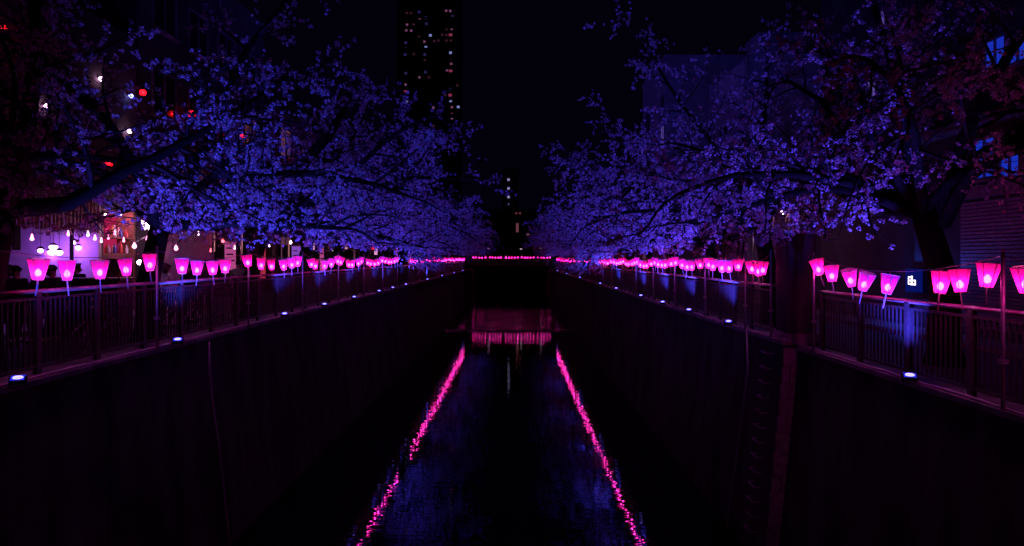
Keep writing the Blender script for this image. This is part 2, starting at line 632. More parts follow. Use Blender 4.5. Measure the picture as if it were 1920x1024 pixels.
LM = lantern_meshes()
lamp_data = bpy.data.lights.new('lantern_light', 'POINT')
lamp_data.color = (1.0, 0.12, 0.76)
lamp_data.energy = 6.0
lamp_data.shadow_soft_size = 0.03
lamp_kinds = [lamp_data, lamp_data.copy(), lamp_data.copy()]
lamp_kinds[1].energy = 4.2
lamp_kinds[2].energy = 8.0


def lantern(p, label, group, tilt=(0, 0), rz=0.0, light=True, scale=1.0):
    e = empty('paper_lantern', p)
    e.rotation_euler = (tilt[0], tilt[1], rz)
    e.scale = (scale,) * 3
    tag(e, label, 'lantern', group)
    for nm, me in LM:
        link(nm, me, e)
    if light:
        l = bpy.data.objects.new('lantern_light', lamp_kinds[int(abs(p[1] * 7919 + p[0] * 131)) % 3])
        l.parent = e
        l.location = (0, 0, -0.04 - LH + 0.105)
        col.objects.link(l)
    return e


pole_no = [0]


def lantern_pole(x, y, z0, z1, label):
    e = empty('lantern_pole', (x, y, z0))
    tag(e, label, 'pole', 'steel poles that carry the lantern strings')
    MB().tube([(0, 0, 0), (0, 0, z1 - z0)], 0.024, 8).build('shaft', M['pole'], e, True)
    MB().tube([(0, 0, z1 - z0), (0, 0, z1 - z0 + 0.02)], [0.03, 0.02], 8).build('cap', M['pole'], e, True)
    MB().box((0.0, 0, 0.6), (0.09, 0.07, 0.05)).build('clamp', M['pole'], e)
    return e


def cord(points, label):
    o = MB().tube(points, 0.006, 4).build('lantern_wire', M['black_metal'])
    tag(o, label, 'wire', 'cords that carry the lanterns')


ORD = ['first', 'second', 'third', 'fourth', 'fifth', 'sixth', 'seventh', 'eighth', 'ninth', 'tenth', 'eleventh', 'twelfth', 'thirteenth', 'fourteenth', 'fifteenth',
       'sixteenth', 'seventeenth', 'eighteenth', 'nineteenth', 'twentieth']


def ordw(i):
    return ORD[i] if i < len(ORD) else 'distant'


def lantern_row(x, poles, ztop, side, sag, zpole0, seed, explicit=None):
    rr = random.Random(seed)
    group = 'pink paper lanterns along the %s bank' % side
    for i, y in enumerate(poles):
        far = y > 50
        lab = 'thin steel lantern pole on the %s bank, %s from the camera' % (side, ordw(i))
        lantern_pole(x, y, zpole0(y), ztop + 0.06, lab)
    for i in range(len(poles) - 1):
        y0, y1 = poles[i], poles[i + 1]
        sg = sag * rr.uniform(0.75, 1.2)
        def zc(y):
            t = (y - y0) / (y1 - y0)
            return ztop - 4 * sg * t * (1 - t)
        cord([(x, y0 + (y1 - y0) * k / 8, zc(y0 + (y1 - y0) * k / 8)) for k in range(9)],
             'thin black cord with lanterns on the %s bank, %s span from the camera' % (side, ordw(i)))
        if explicit and i in explicit:
            ys = explicit[i]
        else:
            fr = [0.17, 0.36, 0.54, 0.73, 0.93]
            ys = [y0 + (y1 - y0) * (f + rr.uniform(-0.05, 0.05)) for f in fr]
        for j, y in enumerate(ys):
            if y0 < 40:
                lab = 'pink paper lantern on the %s bank, %s of those after the %s pole' % (side, ORD[j], ordw(i))
            else:
                lab = 'small pink paper lantern far down the %s bank, %s lantern of the %s span' % (side, ordw(j), ordw(i))
            lantern((x, y, zc(y) - 0.01), lab, group, (rr.gauss(0, 0.09), rr.gauss(0, 0.11)), rr.uniform(0, 6.28))


LX = -7.02
lp = [8.9, 13.4, 18.0, 22.6, 27.2, 31.8]
while lp[-1] < 91:
    lp.append(lp[-1] + 4.55)
lantern_row(LX, lp, 1.95, 'left', 0.17, lambda y: 0.02, 3,
            {0: [10.07, 10.7, 11.55, 12.28, 13.12], 1: [14.4, 15.1, 15.85, 16.55, 17.85], 7: []})
rn = [3.2, 8.43, 13.76]
lantern_row(6.03, rn, 1.83, 'near right', 0.33, lambda y: RN_Z + 0.02, 5,
            {0: [4.1, 5.2, 6.3, 7.2, 8.08], 1: [8.67, 9.27, 9.62, 10.95, 11.64, 12.35, 13.02, 13.68]})
rf = [15.3, 17.0, 20.6, 24.5, 28.3]
while rf[-1] < 91:
    rf.append(rf[-1] + 4.0)
lantern_row(5.74, rf, 1.9, 'far right', 0.17, lambda y: 0.02, 9, {0: [15.75, 16.1, 16.6]})

# ------------------------------------------------------------------ flood lights on the wall edge
flood_data = bpy.data.lights.new('flood_light', 'SPOT')
flood_data.color = (0.04, 0.06, 1.0)
flood_data.energy = 1750
flood_data.spot_size = math.radians(104)
flood_data.spot_blend = 1.0
flood_data.shadow_soft_size = 0.06
flood_violet = flood_data.copy()
flood_violet.color = (0.06, 0.05, 1.0)
flood_far = flood_data.copy()
flood_far.energy = 900

fl_body = MB().box((0, 0, 0), (0.20, 0.15, 0.06)).mesh('housing', M['black_metal'])
_l = MB().lathe([(0.055, 0.031), (0.05, 0.04), (0.03, 0.045)], n=12)
_l.v = [(x * 1.25, y * 0.75, z) for x, y, z in _l.v]
fl_halo = MB().box((0, 0, 0.031), (0.17, 0.11, 0.004)).mesh('glass', emission('flood_halo_glow', (0.02, 0.03, 1.0), 0.7, through=False))  # dim blue emission painted around the lens as its halo
fl_lens = _l.mesh('lens', M['flood_lens'])
_b = MB()
for s in (-1, 1):
    _b.box((s * 0.11, 0, -0.03), (0.01, 0.05, 0.14))
_b.box((0, 0, -0.1), (0.23, 0.06, 0.01))
fl_brk = _b.mesh('bracket', M['black_metal'])


def flood(p, side, label, aim, data=None):
    e = empty('flood_light', p)
    tag(e, label, 'flood light', 'blue flood lights along the wall tops')
    d = (Vector(aim) - Vector(p)).normalized()
    # the lamp face tips from straight up towards the camera and the trees
    face = Vector((-side * 0.12 + d.x * 0.2, -0.42, 0.9)).normalized()
    q = face.to_track_quat('Z', 'Y').to_euler()
    link('housing', fl_body, e, (0, 0, 0.05), q)
    link('lens', fl_lens, e, (0, 0, 0.05), q)
    link('glass', fl_halo, e, (0, 0, 0.05), q)  # glowing plate that stands in for the lens halo
    link('bracket', fl_brk, e, (0, 0, 0.06))
    l = bpy.data.objects.new('flood_light_beam', data or flood_data)
    l.parent = e
    l.location = (-side * 0.08, 0, 0.14)
    l.rotation_euler = d.to_track_quat('-Z', 'Y').to_euler()
    col.objects.link(l)
    return e


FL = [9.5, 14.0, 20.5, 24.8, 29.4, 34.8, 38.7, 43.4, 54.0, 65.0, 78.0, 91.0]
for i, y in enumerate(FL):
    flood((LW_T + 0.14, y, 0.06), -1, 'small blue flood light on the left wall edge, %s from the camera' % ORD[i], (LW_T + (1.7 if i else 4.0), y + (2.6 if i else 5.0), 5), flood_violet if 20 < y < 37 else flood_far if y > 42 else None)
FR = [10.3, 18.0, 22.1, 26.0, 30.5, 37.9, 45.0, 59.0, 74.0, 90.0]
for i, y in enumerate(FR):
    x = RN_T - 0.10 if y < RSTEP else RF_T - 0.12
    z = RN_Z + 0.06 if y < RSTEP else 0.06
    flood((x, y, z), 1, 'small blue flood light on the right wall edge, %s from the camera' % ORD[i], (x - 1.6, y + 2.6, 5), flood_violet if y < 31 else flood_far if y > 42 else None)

# ------------------------------------------------------------------ cherry trees
def unit(v):
    return v / (np.linalg.norm(v) + 1e-9)


class Tree:
    def __init__(self, seed, zmin=1.98):
        self.zmin = zmin
        self.r = np.random.RandomState(seed)
        self.limbs = []      # (pts, radii)
        self.twigs = []      # (pts, radii)
        self.spots = []      # blossom cluster centres

    def path(self, p, d, L, n, droop, wob):
        pts = [np.array(p, float)]
        d = unit(np.array(d, float))
        for i in range(n):
            d = unit(d + self.r.normal(0, wob, 3) + np.array([0, 0, -droop]))
            pts.append(pts[-1] + d * L / n)
        return pts

    def side_dir(self, t, up=0.15, spread=1.0):
        a = self.r.normal(0, 1, 3)
        a -= t * a.dot(t)
        a = unit(a)
        return unit(t * (0.55 + 0.4 * self.r.rand()) + a * spread + np.array([0, 0, up]))

    def limb(self, pts, r0, r1, dens=1.0, bare=0.25, sub=9, blen=2.0):
        n = len(pts)
        rad = [r0 + (r1 - r0) * i / (n - 1) for i in range(n)]
        self.limbs.append((pts, rad))
        for k in range(sub):
            t = bare + (1 - bare) * (k + self.r.rand()) / sub
            i = min(n - 2, int(t * (n - 1)))
            f = t * (n - 1) - i
            p = pts[i] * (1 - f) + pts[i + 1] * f
            tan = unit(pts[i + 1] - pts[i])
            L = blen * (0.6 + 0.7 * self.r.rand()) * (1.1 - 0.45 * t)
            self.branch(p, self.side_dir(tan), L, r0 * 0.35 * (1 - 0.6 * t) + 0.008, dens)
        tan = unit(pts[-1] - pts[-2])
        self.branch(pts[-1], tan, blen * 0.8, r1 * 0.9, dens)

    def branch(self, p, d, L, r, dens):
        n = 7
        if p[2] + d[2] * L < self.zmin + 0.15:
            d = unit(np.array([d[0], d[1], abs(d[2]) * 0.4 + 0.12]))
        pts = self.path(p, d, L, n, 0.05 + 0.05 * self.r.rand(), 0.12)
        for q_ in pts[1:]:
            if q_[2] < self.zmin + 0.22:
                q_[2] = self.zmin + 0.12 + 0.1 * self.r.rand()
        rad = [r * (1 - 0.75 * i / n) for i in range(n + 1)]
        self.twigs.append((pts, rad))
        m = int(max(3, L * 5.0 * dens))
        for k in range(m):
            t = 0.15 + 0.85 * (k + self.r.rand()) / m
            i = min(n - 1, int(t * n))
            f = t * n - i
            q = pts[i] * (1 - f) + pts[i + 1] * f
            tan = unit(pts[i + 1] - pts[i])
            tl = (0.35 + 0.65 * self.r.rand()) * (1.1 - 0.4 * t)
            tp = self.path(q, self.side_dir(tan, 0.05), tl, 3, 0.10 + 0.08 * self.r.rand(), 0.15)
            if tp[-1][2] < self.zmin + 0.25 * self.r.rand() ** 2:
                if q[2] < self.zmin:
                    continue
                tp = [q + (p_ - q) * np.array([1, 1, 0.15]) for p_ in tp]
            self.twigs.append((tp, [0.007, 0.006, 0.005, 0.003]))
            ns = max(2, int(tl / 0.085))
            for s in range(ns):
                u = (0.15 + 0.85 * (s + self.r.rand()) / ns) * 3
                a = min(2, int(u))
                g = u - a
                self.spots.append(tp[a] * (1 - g) + tp[a + 1] * g + self.r.normal(0, 0.035, 3))
        ns = int(L / 0.2)
        for s in range(ns):
            u = (0.3 + 0.7 * self.r.rand()) * n
            a = min(n - 1, int(u))
            self.spots.append(pts[a] * (1 - u + a) + pts[a + 1] * (u - a) + self.r.normal(0, 0.04, 3))

    def meshes(self, per=6, size=0.024, fan=True, keep=1.0, clump=0.045, gaps=130):
        tr = MB()
        for pts, rad in self.limbs:
            tr.tube([tuple(p) for p in pts], list(rad), 9)
        tm = tr.mesh('trunk', M['bark'], True)
        tw = MB()
        for pts, rad in self.twigs:
            tw.tube([tuple(p) for p in pts], list(rad), 4 if rad[0] > 0.012 else 3, cap=False)
        bm = tw.mesh('branches', M['twig'], True)
        C = np.array(self.spots)
        if keep < 1.0:
            C = C[self.r.rand(len(C)) < keep]
        # gaps between the blossom masses
        pick = C[self.r.randint(0, len(C), gaps)]
        keepm = np.ones(len(C), bool)
        for g in pick:
            rad_ = self.r.uniform(0.22, 0.5)
            near_ = np.linalg.norm(C - g, axis=1) < rad_
            keepm &= ~(near_ & (self.r.rand(len(C)) < 0.85))
        C = C[keepm]
        N = len(C)
        # clusters of unequal size
        cs = self.r.uniform(0.6, 1.35, N)
        idx = np.repeat(np.arange(N), per)
        off = self.r.normal(0, 1, (N * per, 3))
        off /= np.linalg.norm(off, axis=1)[:, None]
        pos = C[idx] + off * (clump * cs[idx] * self.r.uniform(0.5, 1.1, N * per))[:, None]
        nrm = off + self.r.normal(0, 0.45, off.shape)
        nrm /= np.linalg.norm(nrm, axis=1)[:, None]
        a = self.r.normal(0, 1, nrm.shape)
        u = np.cross(nrm, a)
        u /= np.linalg.norm(u, axis=1)[:, None]
        w = np.cross(nrm, u)
        R = size * self.r.uniform(0.75, 1.2, N * per)[:, None]
        if fan:
            K = 5
            ring = [pos + (u * math.cos(2 * math.pi * i / K) + w * math.sin(2 * math.pi * i / K)) * R for i in range(K)]
            cen = pos - nrm * R * 0.35
            V = np.stack([cen] + ring, axis=1).reshape(-1, 3)
            base = np.arange(N * per)[:, None, None] * (K + 1)
            tri = np.array([[0, 1 + i, 1 + (i + 1) % K] for i in range(K)])[None]
            T = (base + tri).reshape(-1, 3)
        else:
            ring = [pos + (u * math.cos(2 * math.pi * i / 3) + w * math.sin(2 * math.pi * i / 3)) * R * 1.25 for i in range(3)]
            V = np.stack(ring, axis=1).reshape(-1, 3)
            T = np.arange(N * per * 3).reshape(-1, 3)
        me = bpy.data.meshes.new('crown')
        me.vertices.add(len(V))
        me.vertices.foreach_set('co', V.astype(np.float32).ravel())
        me.loops.add(T.size)
        me.loops.foreach_set('vertex_index', T.astype(np.int32).ravel())
        me.polygons.add(len(T))
        me.polygons.foreach_set('loop_start', (np.arange(len(T)) * 3).astype(np.int32))
        me.materials.append(M['petal'])
        me.update(calc_edges=True)
        return tm, bm, me


def tree_proto(seed, dens=1.0, nlimb=6, per=6, size=0.024, fan=True, keep=1.0, extra=None, droopy=0.05, clump=0.045, lean=0.35, zmin=1.95, ls=1.0, skirt=4, lr=0.15):
    """local frame: +x points to the river, z up; trunk base at origin"""
    t = Tree(seed, zmin)
    r = t.r
    H = 2.3 + 0.5 * r.rand()
    tp = [np.array([0, 0, -0.1]), np.array([0.03, 0.03, 0.25]), np.array([0.1 * lean, 0.05, H * 0.5]), np.array([lean * 0.9, r.normal(0, 0.1), H])]
    t.limbs.append((tp, [0.36, 0.27, 0.23, 0.20]))
    top = tp[-1]
    for i in range(nlimb):
        az = -1.9 + 3.8 * (i + 0.5) / nlimb + r.normal(0, 0.15)
        if i == nlimb - 1 and nlimb > 4:
            az = math.pi + r.normal(0, 0.5)
        el = math.radians([62, 36, 50, 30, 55, 44, 38][i % 7] + r.normal(0, 6))
        L = [4.6, 4.2, 5.0, 3.9, 5.0, 4.2, 4.0][i % 7] * (0.9 + 0.2 * r.rand()) * ls
        d = np.array([math.cos(az) * math.cos(el), math.sin(az) * math.cos(el), math.sin(el)])
        st = top - np.array([0, 0, 0.35 * r.rand()])
        pts = t.path(st, d, L, 9, droopy + (0.05 if el > 0.7 else 0.0), 0.10)
        low = zmin + 0.45 + 0.4 * r.rand()
        pts = [np.array([q[0], q[1], q[2] if q[2] > low else low - 0.25 * (low - q[2])]) for q in pts]
        t.limb(pts, lr, 0.03, dens, 0.28, 10)
    for i in range(skirt):
        az = [-1.15, -0.35, 0.4, 1.2][i] + r.normal(0, 0.15)
        el = math.radians([34, 42, 38, 32][i] + r.normal(0, 4))
        d = np.array([math.cos(az) * math.cos(el), math.sin(az) * math.cos(el), math.sin(el)])
        pts = t.path(top - np.array([0, 0, 0.05 + 0.2 * r.rand()]), d, 3.4 + 0.9 * r.rand(), 9, 0.07 + 0.02 * r.rand(), 0.10)
        pts = [np.array([q[0], q[1], max(q[2], zmin + 0.4 + 0.3 * r.rand())]) for q in pts]
        t.limb(pts, 0.10, 0.03, dens, 0.3, 9, 1.6)
    if extra:
        extra(t)
    print('TREE', seed, len(t.spots), len(t.twigs))
    return t.meshes(per, size, fan, keep, clump)


tree_no = {'left': 0, 'right': 0}


def place_tree(meshes, x, y, rz, label, sc=1.0):
    e = empty('cherry_tree', (x, y, 0), rz)
    e.scale = (sc, sc, sc)
    tag(e, label, 'tree', 'cherry trees along the river')
    for nm, me in zip(('trunk', 'branches', 'crown'), meshes):
        o = link(nm, me, e)
        if nm == 'branches':
            o['kind'] = 'stuff'
    return e


TLX = -8.0
TRX = 7.0


def A(*p):
    return np.array(p, float)


def near_left_extra(t):
    # massive forked trunk that leans into the picture at its left edge (local frame, +x to the river)
    b = A(-1.55, -0.35, 2.0)
    p = [A(-2.2, -0.9, -0.1), A(-2.1, -0.8, 1.2), b, A(-0.75, 0.0, 2.75), A(-0.45, 0.15, 3.15)]
    t.limbs.append((p, [0.48, 0.40, 0.34, 0.28, 0.2]))
    t.limb([p[-1], A(-0.5, 0.2, 3.9), A(-0.55, 0.2, 4.7), A(-0.5, 0.4, 5.6), A(-0.3, 0.5, 6.6)], 0.14, 0.04, 0.7, 0.35, 9, 1.9)
    t.limb([p[-1], A(0.0, 0.6, 3.35), A(0.6, 1.3, 3.55), A(1.2, 2.2, 3.5), A(1.7, 3.2, 3.3)], 0.10, 0.03, 1.1, 0.15, 13, 1.9)
    t.limb([p[-1], A(-0.2, 1.0, 3.3), A(0.0, 2.0, 3.5), A(0.3, 3.2, 3.3)], 0.13, 0.04, 1.1, 0.2, 11, 1.9)


NEARP = []
PL1 = tree_proto(11, 0.95, 5, 11, 0.0165, True, 1.0, near_left_extra, skirt=0, ls=1.1, zmin=2.05)
PN2 = tree_proto(23, 0.95, 8, 10, 0.0165, ls=1.2)
PN3 = tree_proto(37, 0.95, 8, 10, 0.0165, ls=1.3)


def leaning_extra(t):
    pts = [A(0.1, -0.2, 1.7), A(0.6, -1.4, 2.45), A(1.3, -2.5, 2.95), A(1.9, -3.1, 3.4), A(2.5, -3.0, 4.2), A(3.2, -2.8, 5.05), A(3.5, -2.5, 5.8)]
    t.limbs.append((pts, [0.24, 0.22, 0.2, 0.18, 0.16, 0.12, 0.06]))
    t.limb(pts[3:], 0.10, 0.03, 0.9, 0.5, 8, 1.6)
    t.limb([pts[4], A(2.6, -1.8, 4.5), A(2.9, -0.6, 4.6), A(3.0, 0.6, 4.4)], 0.09, 0.03, 0.9, 0.3, 8, 1.6)


PL3 = tree_proto(38, 0.95, 7, 10, 0.0165, ls=1.3, extra=leaning_extra)
PN4 = tree_proto(41, 0.95, 8, 10, 0.0165, droopy=0.06, ls=1.2)


def right_extra(t):
    t.limb([A(0.1, 0.1, 2.4), A(0.3, 0.9, 3.1), A(0.3, 1.8, 3.5), A(0.1, 2.7, 3.6), A(-0.1, 3.4, 3.4)], 0.12, 0.03, 0.9, 0.2, 10, 1.8)
    t.limb([A(0.1, 0.1, 2.6), A(0.2, 0.7, 3.8), A(0.0, 1.4, 5.0), A(-0.2, 2.2, 5.8), A(-0.3, 2.9, 6.2)], 0.12, 0.03, 0.9, 0.2, 10, 1.9)


PR1 = tree_proto(53, 1.0, 7, 10, 0.0165, keep=1.0, ls=1.3, extra=right_extra, lr=0.095)


def drooping_extra(t):
    for k, (y1, x1, z1) in enumerate([(-2.6, 2.6, 1.5), (-1.4, 3.0, 1.1), (-0.2, 2.9, 0.95), (1.2, 3.0, 1.2), (2.4, 2.6, 1.5)]):
        t.limb([A(0.3, y1 * 0.1, 2.4), A(0.8, y1 * 0.4, 2.9), A(1.5, y1 * 0.75, 2.7), A(2.1, y1, 2.2), A(x1, y1 * 1.1, z1)], 0.08, 0.02, 1.7, 0.35, 11, 1.0)


PDR = tree_proto(97, 0.95, 6, 6, 0.024, True, 1.0, drooping_extra, droopy=0.07, zmin=0.75)
PF1 = tree_proto(61, 0.9, 6, 5, 0.034, False, 0.8, clump=0.06, droopy=0.07)
PF2 = tree_proto(73, 0.9, 6, 5, 0.034, False, 0.8, clump=0.06, droopy=0.08)
PF3 = tree_proto(87, 0.9, 7, 5, 0.034, False, 0.8, clump=0.06, droopy=0.06)

LT = [(10.2, PL1, 0.0, 1.0), (14.8, PN2, 0.25, 1.0), (20.6, PL3, 0.0, 1.0), (25.4, PN4, 0.15, 1.05), (30.2, PN2, 0.6, 1.05), (35.6, PN3, 0.2, 1.05), (41.3, PDR, 0.0, 1.05),
      (46.5, PN4, -0.5, 1.0), (53.5, PF2, 0.2, 1.05), (60.5, PF3, -0.1, 1.05), (67.5, PF1, 0.5, 1.0), (75.5, PF2, -0.3, 1.05), (84.0, PF3, 0.2, 1.05), (93.0, PF1, -0.2, 1.05), (103, PF2, .2, 1.0)]
for i, (y, pr, rz, sc) in enumerate(LT):
    place_tree(pr, TLX, y, rz, 'blossoming cherry tree behind the left railing, %s from the camera' % ORD[i], sc)
RT = [(11.9, PR1, 0.1, 1.0), (18.6, PR1, -0.5, 1.0), (23.8, PN4, 0.3, 0.95), (29.2, PN2, -0.2, 0.95), (34.6, PN3, 0.5, 0.95), (40.5, PDR, -0.2, 1.0),
      (47.5, PDR, 0.5, 1.0), (55.0, PF3, 0.3, 1.0), (62.5, PF1, -0.3, 1.0), (70.0, PF2, 0.4, 1.0), (79.0, PF3, 0.0, 1.0), (89.0, PF1, 0.3, 1.0), (100.0, PF3, -.2, 1.0)]
for i, (y, pr, rz, sc) in enumerate(RT):
    place_tree(pr, TRX + (0.5 if y < 13 else 0), y, math.pi + rz, 'blossoming cherry tree behind the right railing, %s from the camera' % ORD[i], sc)
# ------------------------------------------------------------------ far bridge
BY = 118.0
br = empty('bridge', (-0.6, BY, 0))
tag(br, 'dark road bridge crossing the river far ahead', 'bridge')
MB().b2(-6.6, 6.6, -1.5, 7.0, -0.9, 0.45).build('girder', M['dark_render'], br)
MB().b2(-6.9, 6.9, -1.7, 7.2, 0.45, 0.62).build('deck', M['concrete'], br)
for sx in (-1, 1):
    MB().b2(sx * 6.3 - 0.4, sx * 6.3 + 0.4, -1.6, 7.1, -6, -0.9).build('abutment', M['wall_concrete'], br)
bp = empty('bridge_railing', (-0.6, BY - 1.5, 0.62))
tag(bp, 'low dark railing on the far bridge below its lanterns', 'railing')
MB().tube([(-6.8, 0, 1.1), (6.8, 0, 1.1)], 0.05, 6).build('top_rail', M['rail'], bp)
MB().b2(-6.8, 6.8, -0.02, 0.02, 0.1, 0.15).build('lower_rail', M['bar'], bp)
bst = MB()
for i in range(90):
    bst.b2(-6.75 + i * 0.15, -6.73 + i * 0.15, -0.012, 0.012, 0.15, 1.05)
bo = bst.build('balusters', M['bar'], bp)
bo["kind"] = "stuff"
for i in range(8):
    MB().b2(-6.7 + i * 1.914 - 0.05, -6.7 + i * 1.914 + 0.05, -0.05, 0.05, 0, 1.07).build('post', M['bar'], bp)
rr = random.Random(21)
bx = -7.0
for s in range(5):
    x0 = -7.3 + s * 2.75
    lantern_pole(x0, BY - 1.7, 0.6, 2.3, 'thin lantern pole on the far bridge, %s from its left end' % ORD[s])
    cord([(x0 + 2.75 * k / 6, BY - 1.7, 2.2 - 0.10 * 4 * (k / 6) * (1 - k / 6)) for k in range(7)],
         'thin black lantern cord on the far bridge, %s span from its left end' % ORD[s])
    for j in range(5):
        f = (j + 0.6) / 5.6 + rr.uniform(-0.02, 0.02)
        lantern((x0 + 2.75 * f, BY - 1.7, 2.2 - 0.10 * 4 * f * (1 - f)),
                'tiny pink paper lantern on the far bridge, %s lantern of the %s span' % (ORD[j], ORD[s]),
                'pink paper lanterns on the far bridge', (rr.gauss(0, 0.1), rr.gauss(0, 0.1)), rr.uniform(0, 6), True, 1.0)

# ------------------------------------------------------------------ street lamps
st_light = bpy.data.lights.new('street_light', 'POINT')
st_light.color = (1.0, 0.35, 0.75)
st_light.energy = 16
st_light.shadow_soft_size = 0.08


def street_lamp(p, z0, label, size=1.0, side=1, energy=True):
    e = empty('street_lamp', (p.x + side * 0.35, p.y, z0))
    tag(e, label, 'street lamp', 'street lamps along the banks')
    h = p.z - z0
    MB().tube([(0, 0, 0), (0, 0, 0.9), (0, 0, h + 0.18)], [0.06, 0.045, 0.035], 8).build('post', M['black_metal'], e, True)
    MB().tube([(0, 0, h + 0.16), (-side * 0.35, 0, h + 0.16)], 0.02, 6).build('arm', M['black_metal'], e, True)
    MB().lathe([(0.03, 0.16), (0.07 * size, 0.13), (0.2 * size, 0.06), (0.21 * size, 0.045)], (-side * 0.35, 0, h), 12).build('hood', M['black_metal'], e, True)
    MB().lathe([(0.03 * size, -0.07), (0.10 * size, -0.05), (0.15 * size, 0.0), (0.16 * size, 0.04)], (-side * 0.35, 0, h), 12).build('lens', M['street_lens'] if energy else M['bridge_lens'], e, True)
    if energy:
        l = bpy.data.objects.new('street_light', st_light)
        l.parent = e
        l.location = (-side * 0.35, 0, h)
        col.objects.link(l)
    return e


for i, (px, py, w, s) in enumerate([(599, 422, 9.5, 1.1), (703, 441, 9.5, 1.3), (775, 449, 9.5, 1.2), (825, 455, 9.5, 1.4)]):
    street_lamp(pxw(px, py, w), 0.0, 'street lamp glowing among blossoms on the left bank, %s of four' % ORD[i], s, -1)
for i, (px, py, w, s) in enumerate([(1397, 426, 9.4, 1.4), (1241, 447, 9.4, 1.0), (1173, 455, 9.4, 1.2), (1135, 461, 9.4, 1.2)]):
    street_lamp(pxw(px, py, w), -0.06, 'street lamp glowing among blossoms on the right bank, %s of four' % ORD[i], s, 1)
street_lamp(pxw(1468, 398, 9.2), -0.06, 'small lamp on a thin post left of the pillar on the right bank', 0.55, -1)
for i, (px, py) in enumerate([(916, 466), (977, 467), (1014, 466)]):
    street_lamp(pxd(px, py, BY + 1), 0.62, 'street lamp standing on the far bridge, %s from its left end' % ORD[i], 1.3, 1, False)

# ------------------------------------------------------------------ buildings
lit_cols = {}


def lit(name, color, strength):
    key = (name, color, strength)
    if key not in lit_cols:
        lit_cols[key] = emission(name, color, strength, sample=False)
    return lit_cols[key]


def block(name, label, x0, x1, y0, y1, h, mat, roof=True):
    e = empty(name, ((x0 + x1) / 2, (y0 + y1) / 2, 0))
    tag(e, label, 'building')
    dx, dy = (x1 - x0) / 2, (y1 - y0) / 2
    MB().b2(-dx, dx, -dy, dy, -0.1, h).build('wall', mat, e)
    if roof:
        p = MB()
        p.b2(-dx - .08, dx + .08, -dy - .08, -dy + .17, h, h + 0.35)
        p.b2(-dx - .08, dx + .08, dy - .17, dy + .08, h, h + 0.35)
        p.b2(-dx - .08, -dx + .17, -dy + .17, dy - .17, h, h + 0.35)
        p.b2(dx - .17, dx + .08, -dy + .17, dy - .17, h, h + 0.35)
        p.build('parapet', mat, e)
    return e, dx, dy


def window_x(e, xf, side, yc, zc, w, h, pane, name='window'):
    """window on a facade that faces the river; side = +1 when the facade faces +x"""
    fr = MB()
    t = 0.06
    o = side * 0.03
    for (ya, yb, za, zb) in ((-w / 2 - t, -w / 2, -h / 2 - t, h / 2 + t), (w / 2, w / 2 + t, -h / 2 - t, h / 2 + t), (-w / 2, w / 2, h / 2, h / 2 + t), (-w / 2, w / 2, -h / 2 - t, -h / 2), (-0.02, 0.02, -h / 2, h / 2)):
        fr.b2(-0.04, 0.04, ya, yb, za, zb)
    f = fr.build(name, M['frame'], e, loc=(xf + o, yc, zc))
    MB().b2(-0.01, 0.01, -w / 2, w / 2, -h / 2, h / 2).build('pane', pane, f, loc=(-side * 0.015, 0, 0))
    MB().b2(-0.1, 0.1, -w / 2 - 0.12, w / 2 + 0.12, -h / 2 - 0.13, -h / 2 - 0.065).build('sill', M['concrete'], f, loc=(side * 0.06, 0, 0))
    return f


def window_y(e, yf, xc, zc, w, h, pane):
    """window on the face turned to the camera (-y)"""
    fr = MB()
    t = 0.06
    for (xa, xb, za, zb) in ((-w / 2 - t, -w / 2, -h / 2 - t, h / 2 + t), (w / 2, w / 2 + t, -h / 2 - t, h / 2 + t), (-w / 2, w / 2, h / 2, h / 2 + t), (-w / 2, w / 2, -h / 2 - t, -h / 2)):
        fr.b2(xa, xb, -0.04, 0.04, za, zb)
    f = fr.build('window', M['frame'], e, loc=(xc, yf - 0.03, zc))
    MB().b2(-w / 2, w / 2, -0.01, 0.01, -h / 2, h / 2).build('pane', pane, f, loc=(0, 0.015, 0))
    return f


BLUE = lit('blue_window_light', (0.02, 0.06, 1.0), 0.42)
VIOLET = lit('violet_window_light', (0.3, 0.18, 1.0), 0.3)
PINKW = lit('pink_window_light', (1.0, 0.3, 0.6), 0.1)
WARMW = lit('warm_window_light', (1.0, 0.25, 0.35), 0.06)

# right bank: four buildings
e, dx, dy = block('shop_house', 'dark shuttered house behind the nearest right railing with lit blue windows', 10.6, 18.0, 9.0, 18.1, 9.5, M['dark_render'])
cx, cyy = 14.3, 13.55
for i in range(34):
    z = 0.25 + i * 0.085
    MB().box((-dx - 0.03, 0.3, z), (0.05, 4.6, 0.07), m=Matrix.Rotation(-0.25, 3, 'Y')).build('shutter_slat', M['frame'], e)
MB().b2(-dx - 0.25, -dx, -2.3, 2.9, 3.16, 3.42).build('shutter_box', M['frame'], e)
for (px0, px1, py0, py1, pane) in ((1832, 1868, 262, 332, BLUE), (1880, 1915, 250, 330, BLUE), (1925, 1975, 240, 326, M['glass_dark']), (1852, 1888, 74, 122, BLUE), (1896, 1930, 70, 114, BLUE)):
    w = 10.6
    ya, yb = w * F / (px1 - VX), w * F / (px0 - VX)
    ym = (ya + yb) / 2
    z0, z1 = EYE + (VY - py1) * ym / F, EYE + (VY - py0) * ym / F
    window_x(e, -dx, -1, ym - cyy, (z0 + z1) / 2, yb - ya, z1 - z0, pane)
MB().b2(-dx - 0.5, -dx, -4.2, 4.2, 4.75, 4.9).build('ledge', M['concrete'], e)
e, dx, dy = block('narrow_house', 'narrow dark house with small violet lit windows on the right bank', 11.0, 18.0, 18.2, 24.5, 12.5, M['dark_render'])
cyy = 21.35
